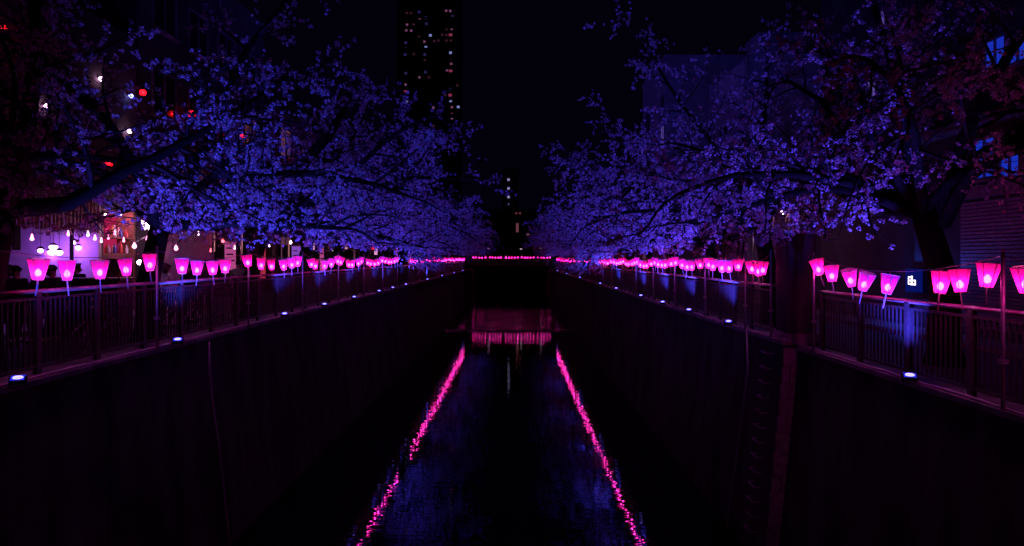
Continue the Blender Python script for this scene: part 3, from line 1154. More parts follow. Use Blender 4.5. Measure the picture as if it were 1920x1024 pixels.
for (px0, px1, py0, py1, pane) in ((1629, 1645, 146, 182, VIOLET), (1646, 1662, 22, 52, VIOLET), (1628, 1650, 372, 398, VIOLET), (1631, 1660, 280, 296, VIOLET), (1690, 1712, 250, 320, M['glass_dark']), (1560, 1585, 250, 330, M['glass_dark']), (1560, 1585, 120, 200, M['glass_dark']), (1690, 1712, 120, 200, M['glass_dark'])):
    w = 11.0
    ya, yb = w * F / (px1 - VX), w * F / (px0 - VX)
    ym = (ya + yb) / 2
    z0, z1 = EYE + (VY - py1) * ym / F, EYE + (VY - py0) * ym / F
    window_x(e, -dx, -1, ym - cyy, (z0 + z1) / 2, yb - ya, z1 - z0, pane)
# blue lamp sign on a wall at road level
sg = empty('blue_sign', tuple(pxw(1710, 526, 10.42)))
tag(sg, 'small glowing blue sign with white strokes on the shuttered house wall', 'sign')
blue_sign_glow = emission('blue_sign_glow', (0.02, 0.045, 1.0), 0.11, sample=True)
MB().b2(0.0, 0.1, -0.3, 0.3, -0.3, 0.3).build('panel', blue_sign_glow, sg)  # oversized panel; its dim even emission paints the blue glow around the strokes
sgl = bpy.data.lights.new('sign_light', 'POINT')
sgl.color = (0.03, 0.1, 1.0)
sgl.energy = 45
sgl.shadow_soft_size = 0.05
sglo = bpy.data.objects.new('sign_light', sgl)
sglo.parent = sg
sglo.location = (-0.25, 0, 0)
col.objects.link(sglo)
ws = emission('white_strokes', (0.85, 0.7, 1.0), 3.0)
for (ya, yb, za, zb) in ((-0.16, -0.13, -0.08, 0.06), (-0.16, -0.05, -0.11, -0.08), (-0.16, -0.06, 0.07, 0.10), (-0.03, 0.03, -0.08, 0.12), (-0.06, 0.17, -0.12, -0.08), (0.08, 0.17, -0.02, 0.02), (0.14, 0.17, -0.08, -0.02), (-0.12, -0.06, -0.02, 0.01)):
    MB().b2(-0.012, -0.002, -yb, -ya, za, zb).build('stroke', ws, sg)

e, dx, dy = block('apartment_block', 'grey apartment block with a bare flank behind the right trees', 11.0, 21.0, 31.6, 37.7, 10.9, M['pale_render'])
for zi in range(3):
    for yi in (-1.6, 1.2):
        window_x(e, -dx, -1, yi, 1.9 + zi * 3.0, 1.3, 1.5, M['glass_dark'])
MB().b2(-dx - 0.25, -dx, -dy, -dy + 0.3, 0, 11.2).build('fin', M['grey_render'], e)
MB().b2(-dx - 0.25, -dx, dy - 0.3, dy, 0, 11.2).build('fin', M['grey_render'], e)
block('stair_tower', 'taller pale stair tower rising behind the grey apartment block', 14.7, 19.5, 41.0, 43.2, 15.0, M['pale_render'])
e, dx, dy = block('corner_block', 'pale windowless corner block with a lit stairwell above right trees', 11.0, 20.5, 49.9, 58.6, 16.3, M['pale_render'])
for zc in (8.5, 10.8, 13.0):
    window_x(e, -dx, -1, -dy + 0.75, zc, 1.0, 1.5, VIOLET if zc == 10.8 else M['glass_dark'])
for zc in (4.0, 7.0, 10.0, 13.0):
    window_x(e, -dx, -1, 2.0, zc, 1.6, 1.4, M['glass_dark'])
block('low_house', 'low dark house far down the right bank', 11.5, 20, 62, 80, 7.5, M['brown_render'])
block('low_house', 'low dark house at the far end of the right bank', 11.0, 20, 83, 108, 9.0, M['dark_render'])

# left bank behind the trees
def left_windows(e, dx, rows, mat=None):
    for (yy, zz, w, h, pane) in rows:
        window_x(e, dx, 1, yy, zz, w, h, pane)


e, dx, dy = block('office_house', 'tall dark office house behind the near left trees', -24.0, -12.5, 22.6, 34.0, 13.0, M['dark_render'])
left_windows(e, dx, [(-4 + 2.6 * i, 4.6 + 3.0 * j, 1.5, 1.5, WARMW if (i, j) in ((1, 0), (3, 1)) else M['glass_dark']) for i in range(4) for j in range(3)])
e, dx, dy = block('row_house', 'dark row house in the middle of the left bank', -22.0, -12.8, 36.0, 50.0, 9.5, M['brown_render'])
left_windows(e, dx, [(-5 + 3.2 * i, 2.2 + 3.0 * j, 1.6, 1.5, PINKW if (i + j * 2) % 4 == 0 else M['glass_dark']) for i in range(4) for j in range(3)])
e, dx, dy = block('row_house', 'dark row house far down the left bank', -22.0, -12.6, 52.0, 72.0, 11.5, M['dark_render'])
left_windows(e, dx, [(-8 + 3.6 * i, 2.2 + 3.0 * j, 1.8, 1.5, PINKW if (i * 3 + j) % 5 == 0 else M['glass_dark']) for i in range(5) for j in range(3)])
block('row_house', 'dark row house at the far end of the left bank', -22.0, -12.6, 74.0, 108.0, 8.5, M['brown_render'])

GL = [lit('shop_glow_pink', (1.0, 0.15, 0.55), 0.4), lit('shop_glow_violet', (0.45, 0.15, 1.0), 0.45), lit('shop_glow_red', (1.0, 0.06, 0.15), 0.35), lit('shop_glow_pale', (1.0, 0.4, 0.85), 0.9)]
for i, (y, w, h, z, k) in enumerate([(28.8, 1.2, 1.3, 1.9, 0), (30.9, 0.6, 0.5, 2.3, 3), (32.4, 1.0, 1.6, 1.6, 2), (37.5, 1.6, 1.2, 1.9, 1), (40.5, 0.9, 0.5, 2.5, 3), (42.6, 1.2, 1.5, 1.7, 0), (46.0, 1.6, 1.0, 2.1, 2), (48.6, 0.8, 0.4, 2.6, 3), (54.5, 2.0, 1.3, 1.9, 0), (59.0, 1.4, 0.7, 2.4, 3), (64.0, 2.0, 1.4, 1.9, 1), (69.5, 1.6, 0.8, 2.4, 2), (78.0, 2.4, 1.4, 1.9, 0), (86.0, 2.0, 0.9, 2.4, 3)]):
    bx_ = empty('shop_light_box', (-12.0, y, z))
    tag(bx_, 'small glowing shop light box low on the left facades, %s along the bank' % ORD[i], 'light box', 'glowing shop light boxes')
    MB().b2(-0.5, 0.0, -w / 2, w / 2, -h / 2, h / 2).build('case', M['black_metal'], bx_)
    MB().b2(0.002, 0.012, -w / 2 + 0.05, w / 2 - 0.05, -h / 2 + 0.05, h / 2 - 0.05).build('face', GL[k], bx_)
    for q in range(3):
        MB().b2(0.014, 0.02, -w * 0.35, w * (0.1 + 0.12 * q), h * (0.22 - 0.2 * q), h * (0.27 - 0.2 * q)).build('strip', M['dark_cloth'], bx_)

# vertical sign with rotated letters on the left bank
vs = empty('vertical_sign', tuple(pxw(617, 470, 9.8)))
tag(vs, 'dark vertical sign with white sideways letters beside the left lanterns', 'sign')
MB().b2(-0.28, 0.28, 0, 0.1, -0.55, 1.3).build('panel', M['black_metal'], vs)
MB().tube([(0, 0.05, -0.55), (0, 0.05, -vs.location.z)], 0.03, 6).build('post', M['black_metal'], vs)
cu = bpy.data.curves.new('letters', 'FONT')
cu.body = 'UC'
cu.size = 0.52
cu.extrude = 0.01
cu.materials.append(emission('white_letters', (1.0, 0.75, 0.95), 0.9))
lt = bpy.data.objects.new('letters', cu)
lt.parent = vs
lt.matrix_local = Matrix.Translation((0.17, -0.02, -0.42)) @ Matrix(((0, -1, 0, 0), (0, 0, -1, 0), (1, 0, 0, 0), (0, 0, 0, 1)))
lm_ = bpy.data.meshes.new_from_object(lt)
lt2 = link('letters', lm_, vs)
lt2.matrix_local = lt.matrix_local
bpy.data.objects.remove(lt)

# thin luminous poles behind the left lanterns
for i, (px, py0, py1, w) in enumerate([(400, 408, 472, 11.5), (452, 398, 478, 11.5), (540, 452, 482, 11.5)]):
    a = pxw(px, py1, w)
    b = pxw(px, py0, w)
    t = empty('light_pole', (a.x, a.y, 0.0))
    tag(t, 'slender pole with a pink light tube behind left lanterns, %s of three' % ORD[i], 'light pole')
    MB().tube([(0, 0, 0), (0, 0, b.z + 0.3)], 0.03, 6).build('post', M['pole'], t)
    MB().tube([(0.06, -0.03, a.z), (0.06, -0.03, b.z)], 0.016, 6).build('light_tube', lit('pink_tube', (1.0, 0.35, 0.35), 0.6), t)

# ---- the open shop at the left edge
sh = empty('open_shop', (-12.5, 18.2, 0.0))
tag(sh, 'open shop front with violet lit white walls at the left edge', 'shop')
X0, X1, Y0, Y1 = -4.2, 0.0, -2.6, 2.3
MB().b2(X0, X1, Y0, Y1, 0.0, 0.1).build('floor', M['paving'], sh)
MB().b2(X0 - 0.2, X0, Y0 - .2, Y1 + .2, 0, 3.4).build('back_wall', M['plaster'], sh)
MB().b2(X0, X1, Y1, Y1 + 0.2, 0, 3.4).build('side_wall', M['plaster'], sh)
MB().b2(X0, X1, Y0 - 0.2, Y0, 0, 3.4).build('side_wall', M['plaster'], sh)
MB().b2(X0 - 0.2, X1 + 0.05, Y0 - .2, Y1 + .2, 3.4, 3.6).build('ceiling', M['dark_wood'], sh)
MB().b2(X0 - 0.2, X1 + 0.05, Y0 - .2, Y1 + .2, 3.6, 9.0).build('upper_wall', M['dark_render'], sh)
for i in range(30):
    y = Y0 + 0.08 + i * 0.163
    MB().box((0.06, y, 3.0 + 0.05 * math.sin(i * 1.7)), (0.05, 0.06 + 0.03 * (i % 3 == 0), 0.85), m=Matrix.Rotation(0.03 * math.sin(i * 2.3), 3, 'X')).build('hanging_slat', M['slat_wood'], sh)
for (y, z0, z1, w) in ((-1.72, 1.75, 2.62, 0.2), (-1.42, 1.45, 2.3, 0.18), (-0.95, 2.0, 2.65, 0.22), (1.2, 1.1, 2.65, 0.10)):
    MB().b2(-0.12, -0.06, y - w / 2, y + w / 2, z0, z1).build('hanging_banner', M['dark_cloth'], sh)
MB().b2(-0.09, -0.01, -2.55, -2.35, 0.1, 3.0).build('door_post', M['plaster'], sh)
MB().b2(-1.2, -0.6, -0.6, 2.2, 0.1, 1.15).build('counter', M['dark_wood'], sh)
for (z) in (1.7, 2.2):
    MB().b2(X0 + 0.02, X0 + 0.35, -1.5, 2.1, z, z + 0.05).build('shelf', M['dark_wood'], sh)
pend_light = bpy.data.lights.new('pendant_light', 'POINT')
pend_light.color = (0.36, 0.05, 1.0)
pend_light.energy = 15.0
pend_light.shadow_soft_size = 0.06
for i, (px, py, w, s) in enumerate([(76, 470, 13.0, 0.9), (100, 463, 13.4, 1.5), (94, 473, 13.9, 0.8), (111, 473, 13.2, 1.3), (137, 454, 13.0, 1.0), (148, 464, 13.1, 1.2)]):
    p = pxw(px, py, w)
    e = empty('pendant_lamp', tuple(p))
    tag(e, 'bright pendant lamp hanging in the open shop, %s of six' % ORD[i], 'lamp', 'pendant lamps in the shop')
    MB().tube([(0, 0, 0.05), (0, 0, 3.38 - p.z)], 0.008, 4).build('flex', M['black_metal'], e)
    MB().lathe([(0.02, 0.12), (0.06, 0.1), (0.11, 0.05), (0.115, 0.045)], (0, 0, 0), 10).build('shade', M['black_metal'], e, True)
    MB().lathe([(0.02, -0.07 * s), (0.06 * s, -0.045 * s), (0.075 * s, 0), (0.05 * s, 0.045)], (0, 0, 0), 10).build('bulb', M['pendant_lens'], e, True)
    l = bpy.data.objects.new('pendant_light', pend_light)
    l.parent = e
    l.location = (0, 0, -0.03)
    col.objects.link(l)
# bunting of small paper strips over the shop front
bu = empty('bunting', (-12.3, 18.6, 2.55))
tag(bu, 'string of slanted white paper strips over the open shop front', 'bunting')
MB().tube([(0, -1.2, 0.02), (0, 0, -0.03), (0, 1.4, 0.02)], 0.006, 4).build('string', M['black_metal'], bu)
for i in range(17):
    y = -1.15 + i * 0.15
    MB().box((0.01, y, -0.07), (0.006, 0.035, 0.15), m=Matrix.Rotation(0.5 + 0.3 * math.sin(i * 2.1), 3, 'X')).build('paper_strip', M['white_cloth'], bu)

# ---- red lit display next door
rd = empty('display_shop', (-12.5, 21.6, 0.0))
tag(rd, 'red lit glass display front between the open shop and a dark doorway', 'shop')
MB().b2(-3.0, -0.6, -0.95, 0.9, 0, 3.6).build('inner_wall', M['brown_render'], rd)
MB().b2(-0.6, 0.0, -0.95, -0.83, 0, 3.3).build('side_panel', M['slat_wood'], rd)
MB().b2(-0.6, 0.0, 0.78, 0.9, 0, 3.3).build('side_panel', M['slat_wood'], rd)
MB().b2(-0.6, 0.02, -0.95, 0.9, 3.3, 9.0).build('upper_wall', M['dark_render'], rd)
MB().b2(-0.6, 0.0, -0.83, 0.78, 0.0, 0.9).build('lower_panel', M['dark_wood'], rd)
MB().b2(-0.6, 0.0, -0.83, 0.78, 1.78, 1.95).build('shelf', M['slat_wood'], rd)
MB().b2(-0.6, 0.0, -0.83, 0.78, 2.42, 2.46).build('shelf', M['slat_wood'], rd)
MB().b2(-0.58, -0.55, -0.83, 0.78, 1.96, 3.2).build('backlight', emission('red_backlight', (1.0, 0.03, 0.18), 0.4, sample=True), rd)
red_l = bpy.data.lights.new('display_light', 'POINT')
red_l.color = (1.0, 0.2, 0.55)
red_l.energy = 9
red_l.shadow_soft_size = 0.05
for yy in (-0.45, 0.4):
    lm = MB().lathe([(0.03, -0.03), (0.05, 0), (0.03, 0.04)], (-0.2, yy, 3.16), 8).build('spot_lamp', M['street_lens'], rd)
    l = bpy.data.objects.new('display_light', red_l)
    l.parent = rd
    l.location = (-0.2, yy, 3.08)
    col.objects.link(l)
bcols = [principled('bottle_%d' % i, c, 0.15, noise=True, scale=9, dark=0.8) for i, c in enumerate([(0.7, 0.1, 0.1), (0.75, 0.7, 0.6), (0.1, 0.12, 0.5), (0.7, 0.45, 0.1), (0.8, 0.75, 0.8), (0.5, 0.1, 0.35)])]
nb = 0
for row, z in enumerate((1.95, 2.46)):
    for i in range(9):
        hh = rng.uniform(0.24, 0.42)
        o = MB().lathe([(0.05, 0), (0.055, hh * 0.1), (0.055, hh * 0.6), (0.02, hh * 0.78), (0.02, hh)], (0, 0, 0), 9).build('bottle', bcols[(i * 5 + row * 2) % 6], None, True)
        o.location = (-12.5 - 0.12 - 0.16 * (i % 2), 21.6 - 0.72 + i * 0.165, z)
        tag(o, 'bottle in the red lit display, %s along the %s shelf' % (ORD[i], ('lower', 'upper')[row]), 'bottle', 'bottles in the red display')

# bright canopy lamp cluster
cl = empty('canopy_lamp', tuple(pxw(283, 424, 11.6)))
tag(cl, 'bright fan shaped canopy lamp above the left lanterns', 'lamp')
MB().b2(-0.1, 0.1, -0.62, 0.62, 0.16, 0.24).build('canopy', M['black_metal'], cl)
MB().tube([(-0.05, 0, 0.2), (-1.0, 0, 0.3)], 0.025, 6).build('arm', M['black_metal'], cl)
for (y, z, s) in ((-0.34, 0.03, 1.0), (0.0, 0.0, 1.45), (0.3, 0.02, 1.2)):
    MB().lathe([(0.01, -0.16 * s), (0.05 * s, -0.08 * s), (0.1 * s, 0.05), (0.1 * s, 0.15)], (0, y, z), 10).build('lens', M['street_lens'], cl, True)
l = bpy.data.objects.new('canopy_light', st_light)
l.parent = cl
l.location = (0, 0, -0.2)
col.objects.link(l)

# ---- round red lanterns hung among the trees and on the left facades
red_pt = bpy.data.lights.new('red_lantern_light', 'POINT')
red_pt.color = (1.0, 0.12, 0.10)
red_pt.energy = 3.0
red_pt.shadow_soft_size = 0.03
rb = M['red_bulb'] = emission('red_bulb', (1.0, 0.5, 0.4), 6.0, through=True)
rl_shade = MB().lathe([(0.05, -0.13), (0.10, -0.10), (0.13, 0.0), (0.10, 0.10), (0.05, 0.13)], (0, 0, -0.2), 12).mesh('shade', M['red_paper'], True)
rl_ring = MB().lathe([(0.055, -0.015), (0.055, 0.015)], (0, 0, -0.06), 12).lathe([(0.055, -0.015), (0.055, 0.015)], (0, 0, -0.34), 12).mesh('rim', M['black_metal'])
rl_bulb = MB().lathe([(0.01, -0.03), (0.03, 0), (0.012, 0.04)], (0, 0, -0.2), 8).mesh('bulb', rb, True)
rl_wire = MB().tube([(0, 0, 0.35), (0, 0, -0.06)], 0.006, 4).mesh('hook', M['black_metal'])
for i, (px, py, w, s) in enumerate([(38, 262, 12.1, 1.1), (62, 84, 12.1, 0.8), (3, 56, 12.1, 0.8), (360, 214, 12.1, 1.0), (411, 236, 12.1, 0.9), (455, 254, 12.1, 1.0), (354, 341, 12.1, 1.0), (418, 353, 12.1, 0.9), (205, 308, 12.1, 0.8), (268, 176, 12.1, 0.8), (555, 322, 12.3, 1.2), (700, 466, 10.5, 1.0)]):
    p = pxw(px, py, w)
    e = empty('red_lantern', tuple(p + Vector((0, 0, 0.2))))
    e.scale = (s, s, s)
    tag(e, 'round red paper lantern behind the left blossoms, %s counted from the left edge' % ORD[sorted([38, 62, 3, 360, 411, 455, 354, 418, 205, 268, 555, 700]).index(px)], 'lantern', 'round red lanterns on the left facades')
    link('shade', rl_shade, e)
    link('rim', rl_ring, e)
    link('bulb', rl_bulb, e)
    MB().tube([(0, 0, -0.06), (0, 0, 0.12), (-0.5, 0, 0.22)], 0.008, 4).build('hook', M['black_metal'], e)
    l = bpy.data.objects.new('red_lantern_light', red_pt)
    l.parent = e
    l.location = (0, 0, -0.2)
    col.objects.link(l)

# festoon bulbs strung along the left shop fronts
fs = empty('festoon_string', (-11.75, 16.6, 2.0))
tag(fs, 'string of small bright bulbs along the left shop fronts', 'string lights')
fpx = [(60, 448), (128, 440), (165, 441), (178, 448), (190, 453), (203, 447), (215, 439), (232, 452), (252, 462), (276, 449), (300, 449), (314, 436), (330, 466), (345, 430), (372, 440), (395, 471), (418, 452), (440, 466), (470, 458), (505, 462), (545, 455), (580, 462)]
fpts = []
fm = [emission('festoon_white', (1.0, 0.6, 0.95), 5.0, through=True), emission('festoon_pink', (1.0, 0.2, 0.55), 4.0, through=True), emission('festoon_red', (1.0, 0.08, 0.12), 3.0, through=True)]
rq = random.Random(77)
for i, (px, py) in enumerate(fpx):
    p = pxw(px, py, 11.75) - Vector((-11.75, 16.6, 2.0))
    fpts.append((0.02, p.y, p.z + 0.12))
    rb_ = rq.choice([0.03, 0.035, 0.045, 0.07])
    MB().lathe([(rb_ * 0.3, -rb_), (rb_ * 0.85, -rb_ * 0.5), (rb_, 0), (rb_ * 0.7, rb_ * 0.7), (0.012, 0.12)], tuple(p), 8).build('bulb', fm[rq.choice([0, 1, 1, 1, 2])], fs, True)
MB().tube(sorted(fpts, key=lambda q: q[1]), 0.007, 4).build('flex', M['black_metal'], fs)
hl = empty('hanging_lamp', tuple(pxw(262, 492, 9.2)))
tag(hl, 'small white lamp hanging low between two left lanterns', 'lamp')
MB().lathe([(0.02, -0.06), (0.06, -0.03), (0.065, 0.02), (0.02, 0.06)], (0, 0, 0), 10).build('globe', fm[0], hl, True)
MB().tube([(0, 0, 0.05), (0, 0, 0.9), (-2.6, 0, 1.3)], 0.008, 4).build('flex', M['black_metal'], hl)

# bright wall lamps seen through the near left tree
for i, (px, py, mat, lab) in enumerate([(243, 247, 'pink', 'bright pink wall lamp glaring through the left blossoms'), (190, 149, 'pink', 'small pink wall lamp high on the left facade'), (246, 181, 'blue', 'small blue wall lamp high on the left facade'), (88, 200, 'pink', 'tiny white wall lamp high at the far left')]):
    p = pxw(px, py, 12.35)
    e = empty('wall_lamp', tuple(p))
    tag(e, lab, 'lamp')
    mt = emission('wall_lamp_' + mat, (1.0, 0.45, 0.9) if mat == 'pink' else (0.2, 0.25, 1.0), 9.0, through=True)
    MB().lathe([(0.02, -0.05), (0.06, -0.02), (0.07, 0.03), (0.03, 0.07)], (0, 0, 0), 10).build('globe', mt, e, True)
    MB().b2(-0.16, -0.06, -0.05, 0.05, 0.05, 0.1).build('bracket', M['black_metal'], e)

# pink plaster house between the doorway and the row houses is part of the office front
pf = MB().b2(-12.48, -12.2, 23.4, 27.5, 0.0, 3.0).build('plaster_front', M['plaster'])
tag(pf, 'pale plaster shop front glowing pink behind the left lanterns', 'wall')
# dark utility stall in front of the shop
stl = empty('stall', (-10.0, 16.2, 0.0))
tag(stl, 'dark wooden drinks stall standing before the open shop', 'stall')
MB().b2(-0.85, 0.75, -0.3, 0.35, 0.0, 1.28).build('front', M['dark_wood'], stl)
MB().b2(-0.95, 0.85, -0.38, 0.43, 1.28, 1.33).build('counter_top', M['dark_wood'], stl)

# ------------------------------------------------------------------ far towers
TD = 220.0
tw = empty('tower_block', (-28.0, TD + 8, 0))
tag(tw, 'tall dark apartment tower with scattered lit windows beyond the left trees', 'building')
MB().b2(-9.8, 9.8, -8, 8, 0, 96).build('wall', M['dark_render'], tw)
for i in range(28):
    MB().b2(-10.1, 10.1, -8.5, -8.0, 3.1 + i * 3.3, 3.5 + i * 3.3).build('balcony_slab', M['dark_render'], tw)
WN = [(248, 97, 0), (278, 97, 0), (249, 183, 1), (298, 182, 0), (243, 225, 1), (280, 227, 1), (338, 90, 2), (341, 135, 1), (388, 130, 2), (392, 176, 2), (338, 272, 0), (421, 262, 3), (377, 308, 1), (388, 350, 3), (380, 403, 2), (380, 443, 0), (240, 316, 2), (240, 357, 0), (298, 400, 0), (235, 404, 2), (240, 541, 2), (238, 625, 1), (238, 670, 4), (245, 750, 3), (340, 572, 1), (385, 533, 2), (410, 572, 0), (538, 80, 1), (568, 82, 1), (585, 122, 2), (578, 214, 1), (540, 215, 0), (570, 258, 4), (540, 260, 0), (510, 257, 0), (540, 300, 0), (572, 300, 0), (570, 390, 3), (572, 434, 0), (575, 472, 1), (543, 519, 1), (570, 523, 4), (620, 632, 0), (568, 660, 2), (567, 703, 4), (530, 703, 0), (571, 745, 3), (580, 792, 1), (627, 790, 3), (580, 837, 0), (580, 880, 1), (443, 795, 1), (445, 930, 0), (445, 1015, 1), (450, 305, 0), (480, 300, 0)]
wmats = [lit('tower_window_dim', (1.0, 0.22, 0.55), 0.035), lit('tower_window_pink', (1.0, 0.3, 0.75), 0.16), lit('tower_window_violet', (0.25, 0.15, 0.9), 0.08), lit('tower_window_blue', (0.35, 0.4, 1.0), 0.5), lit('tower_window_red', (1.0, 0.12, 0.32), 0.2)]
wmesh = [MB().b2(-s, s, -0.03, 0.03, -h, h).mesh('window', m) for m, s, h in zip(wmats, (0.36, 0.33, 0.42, 0.42, 0.55), (0.32, 0.34, 0.4, 0.38, 0.42))]
for cx_, cy_, kk in WN:
    p = pxd(700 + 0.254 * cx_, 0.254 * cy_, TD)
    link('window', wmesh[kk], tw, (p.x + 28.0, -8.06, p.z))
ft = empty('distant_block', (-0.9, 186, 0))
tag(ft, 'slim dark block beyond the bridge with three lights in a column', 'building')
MB().b2(-2.4, 2.0, -5, 5, 0, 25.5).build('wall', M['grey_render'], ft)
for py in (337, 353.5, 369.5):
    p = pxd(953.5, py, 181)
    MB().b2(-0.28, 0.28, -0.05, 0.05, -0.28, 0.28).build('lamp', lit('blue_white_lamp', (0.6, 0.5, 1.0), 0.5), ft, loc=(p.x + 0.9, -5.06, p.z))
p = pxd(953.5, 383, 181)
MB().b2(-0.2, 0.2, -0.05, 0.05, -0.2, 0.2).build('lamp', lit('dim_lamp', (0.4, 0.3, 1.0), 0.15), ft, loc=(p.x + 0.9, -5.06, p.z))
fb = empty('distant_house', (1.0, 160, 0))
tag(fb, 'broad dark red house beyond the bridge with a faint lit doorway', 'building')
MB().b2(-14, 13, -5, 5, 0, 12.5).build('wall', M['brown_render'], fb)
MB().b2(-14.3, 13.3, -5.3, 5.3, 12.5, 12.9).build('parapet', M['dark_render'], fb)
for px, py, w, h, m in ((970, 427, 0.3, 1.0, lit('door_light', (1.0, 0.3, 0.4), 0.12)), (968, 400, 0.16, 0.16, lit('red_dot', (1.0, 0.2, 0.25), 0.2)), (975, 400, 0.16, 0.16, lit('red_dot', (1.0, 0.2, 0.25), 0.2)), (990, 440, 0.35, 0.2, lit('door_light', (1.0, 0.3, 0.4), 0.12))):
    p = pxd(px, py, 155)
    MB().b2(-w, w, -0.05, 0.05, -h, h).build('window', m, fb, loc=(p.x - 1.0, -5.06, p.z))

# ------------------------------------------------------------------ people on the left bank
def skin_mesh(name, joints, edges, mat, sub=2):
    me = bpy.data.meshes.new(name)
    me.from_pydata([j[:3] for j in joints], edges, [])
    me.materials.append(mat)
    o = bpy.data.objects.new(name, me)
    me.skin_vertices.new() if hasattr(me.skin_vertices, 'new') else None
    return o, me


def body_tube(chains, mat, name, n=10):
    b = MB()
    for pts, rad in chains:
        b.tube(pts, rad, n)
    return b.mesh(name, mat, True)


def skinned(name, J, E, mat, parent, level=2):
    me = bpy.data.meshes.new(name)
    me.from_pydata([j[0] for j in J], E, [])
    me.materials.append(mat)
    o = link(name, me, parent)
    sk = o.modifiers.new('skin', 'SKIN')
    sk.use_smooth_shade = True
    if not len(me.skin_vertices):
        bpy.context.view_layer.objects.active = o
    for i, j in enumerate(J):
        r = j[1] if isinstance(j[1], tuple) else (j[1], j[1])
        me.skin_vertices[0].data[i].radius = r
    me.skin_vertices[0].data[0].use_root = True
    ss = o.modifiers.new('sub', 'SUBSURF')
    ss.levels = level
    ss.render_levels = level
    return o


def person(x, y, rz, h, coat, trousers, label, lean=0.0, arm=0.0, long_hair=False):
    k = h / 1.7
    e = empty('person', (x, y, 0.0), rz)
    e.scale = (k, k, k)
    tag(e, label, 'person', 'people walking on the left bank')
    sa = 0.35 + 0.5 * arm
    J = [((0, 0, 0.93), (0.125, 0.095)), ((0, 0.0, 1.12), (0.115, 0.085)), ((0, lean * 0.3, 1.32), (0.15, 0.10)), ((0, lean * 0.4, 1.45), (0.06, 0.06)), ((0, lean * 0.45 + 0.01, 1.52), (0.055, 0.06)),
         ((0, lean * 0.5 + 0.02, 1.60), (0.075, 0.095)), ((0, lean * 0.5 + 0.01, 1.66), (0.07, 0.085)),
         ((-0.18, lean * 0.4, 1.40), 0.06), ((-0.23, 0.0, 1.13), 0.045), ((-0.2, -0.2 * sa - 0.05, 0.95 + 0.25 * arm), 0.033), ((-0.19, -0.28 * sa - 0.05, 0.88 + 0.3 * arm), 0.028),
         ((0.18, lean * 0.4, 1.40), 0.06), ((0.23, 0.02, 1.12), 0.045), ((0.21, -0.12, 0.9), 0.033), ((0.2, -0.16, 0.82), 0.028),
         ((-0.09, 0, 0.86), 0.085), ((-0.1, -0.1, 0.48), 0.06), ((-0.1, -0.02, 0.09), 0.045), ((-0.11, -0.16, 0.035), 0.035),
         ((0.09, 0, 0.86), 0.085), ((0.1, 0.06, 0.48), 0.06), ((0.1, 0.14, 0.1), 0.045), ((0.11, 0.0, 0.035), 0.035)]
    E = [(0, 1), (1, 2), (2, 3), (3, 4), (4, 5), (5, 6), (2, 7), (7, 8), (8, 9), (9, 10), (2, 11), (11, 12), (12, 13), (13, 14), (0, 15), (15, 16), (16, 17), (17, 18), (0, 19), (19, 20), (20, 21), (21, 22)]
    skinned('body', J, E, M['skin'], e)
    # fingers, nose, ears
    f = MB()
    for hand in (10, 14):
        hp = Vector(J[hand][0])
        for q in range(4):
            o = Vector((0.012 * (q - 1.5), -0.02, -0.03))
            f.tube([hp + o, hp + o + Vector((0, -0.02, -0.035)), hp + o + Vector((0, -0.01, -0.065))], [0.008, 0.0075, 0.006], 5)
        f.tube([hp + Vector((0.02, -0.01, 0)), hp + Vector((0.035, -0.03, -0.02)), hp + Vector((0.032, -0.04, -0.045))], [0.009, 0.008, 0.006], 5)
    f.build('fingers', M['skin'], e, True)
    hc = Vector(J[5][0])
    MB().tube([hc + Vector((0, -0.085, 0.02)), hc + Vector((0, -0.112, -0.02)), hc + Vector((0, -0.088, -0.03))], [0.008, 0.014, 0.008], 6).build('nose', M['skin'], e, True)
    for s in (-1, 1):
        MB().tube([hc + Vector((s * 0.078, 0.01, 0.03)), hc + Vector((s * 0.09, 0.015, 0.0)), hc + Vector((s * 0.078, 0.005, -0.035))], [0.008, 0.014, 0.008], 5).build('ear', M['skin'], e, True)
    for s in (-1, 1):
        MB().lathe([(0.004, -0.006), (0.011, 0), (0.004, 0.006)], tuple(hc + Vector((s * 0.03, -0.086, 0.015))), 6).build('eye', M['hair'], e, True)
    MB().box(tuple(hc + Vector((0, -0.088, -0.055))), (0.045, 0.012, 0.01)).build('mouth', M['slat_wood'], e)
    # clothes over the body
    JC = [(J[0][0], (0.16, 0.13)), (J[1][0], (0.15, 0.12)), (J[2][0], (0.18, 0.135)), ((0, lean * 0.4, 1.44), (0.085, 0.08)), (J[7][0], 0.08), (J[8][0], 0.065), (J[9][0], 0.05), (J[11][0], 0.08), (J[12][0], 0.065), (J[13][0], 0.05), ((0, 0, 0.74), (0.17, 0.14))]
    skinned('coat', JC, [(0, 1), (1, 2), (2, 3), (2, 4), (4, 5), (5, 6), (2, 7), (7, 8), (8, 9), (0, 10)], coat, e)
    JT = [((0, 0, 0.9), (0.14, 0.11)), (J[15][0], 0.1), (J[16][0], 0.078), ((-0.1, -0.025, 0.1), 0.065), (J[19][0], 0.1), (J[20][0], 0.078), ((0.1, 0.135, 0.1), 0.065)]
    skinned('trousers', JT, [(0, 1), (1, 2), (2, 3), (0, 4), (4, 5), (5, 6)], trousers, e)
    hr = [((0, hc.y + 0.03, hc.z + 0.02), (0.09, 0.10)), ((0, hc.y + 0.0, hc.z + 0.085), (0.08, 0.095)), ((0, hc.y + 0.06, hc.z - (0.16 if long_hair else 0.05)), (0.085 if long_hair else 0.07, 0.055))]
    skinned('hair', hr, [(0, 1), (0, 2)], M['hair'], e)
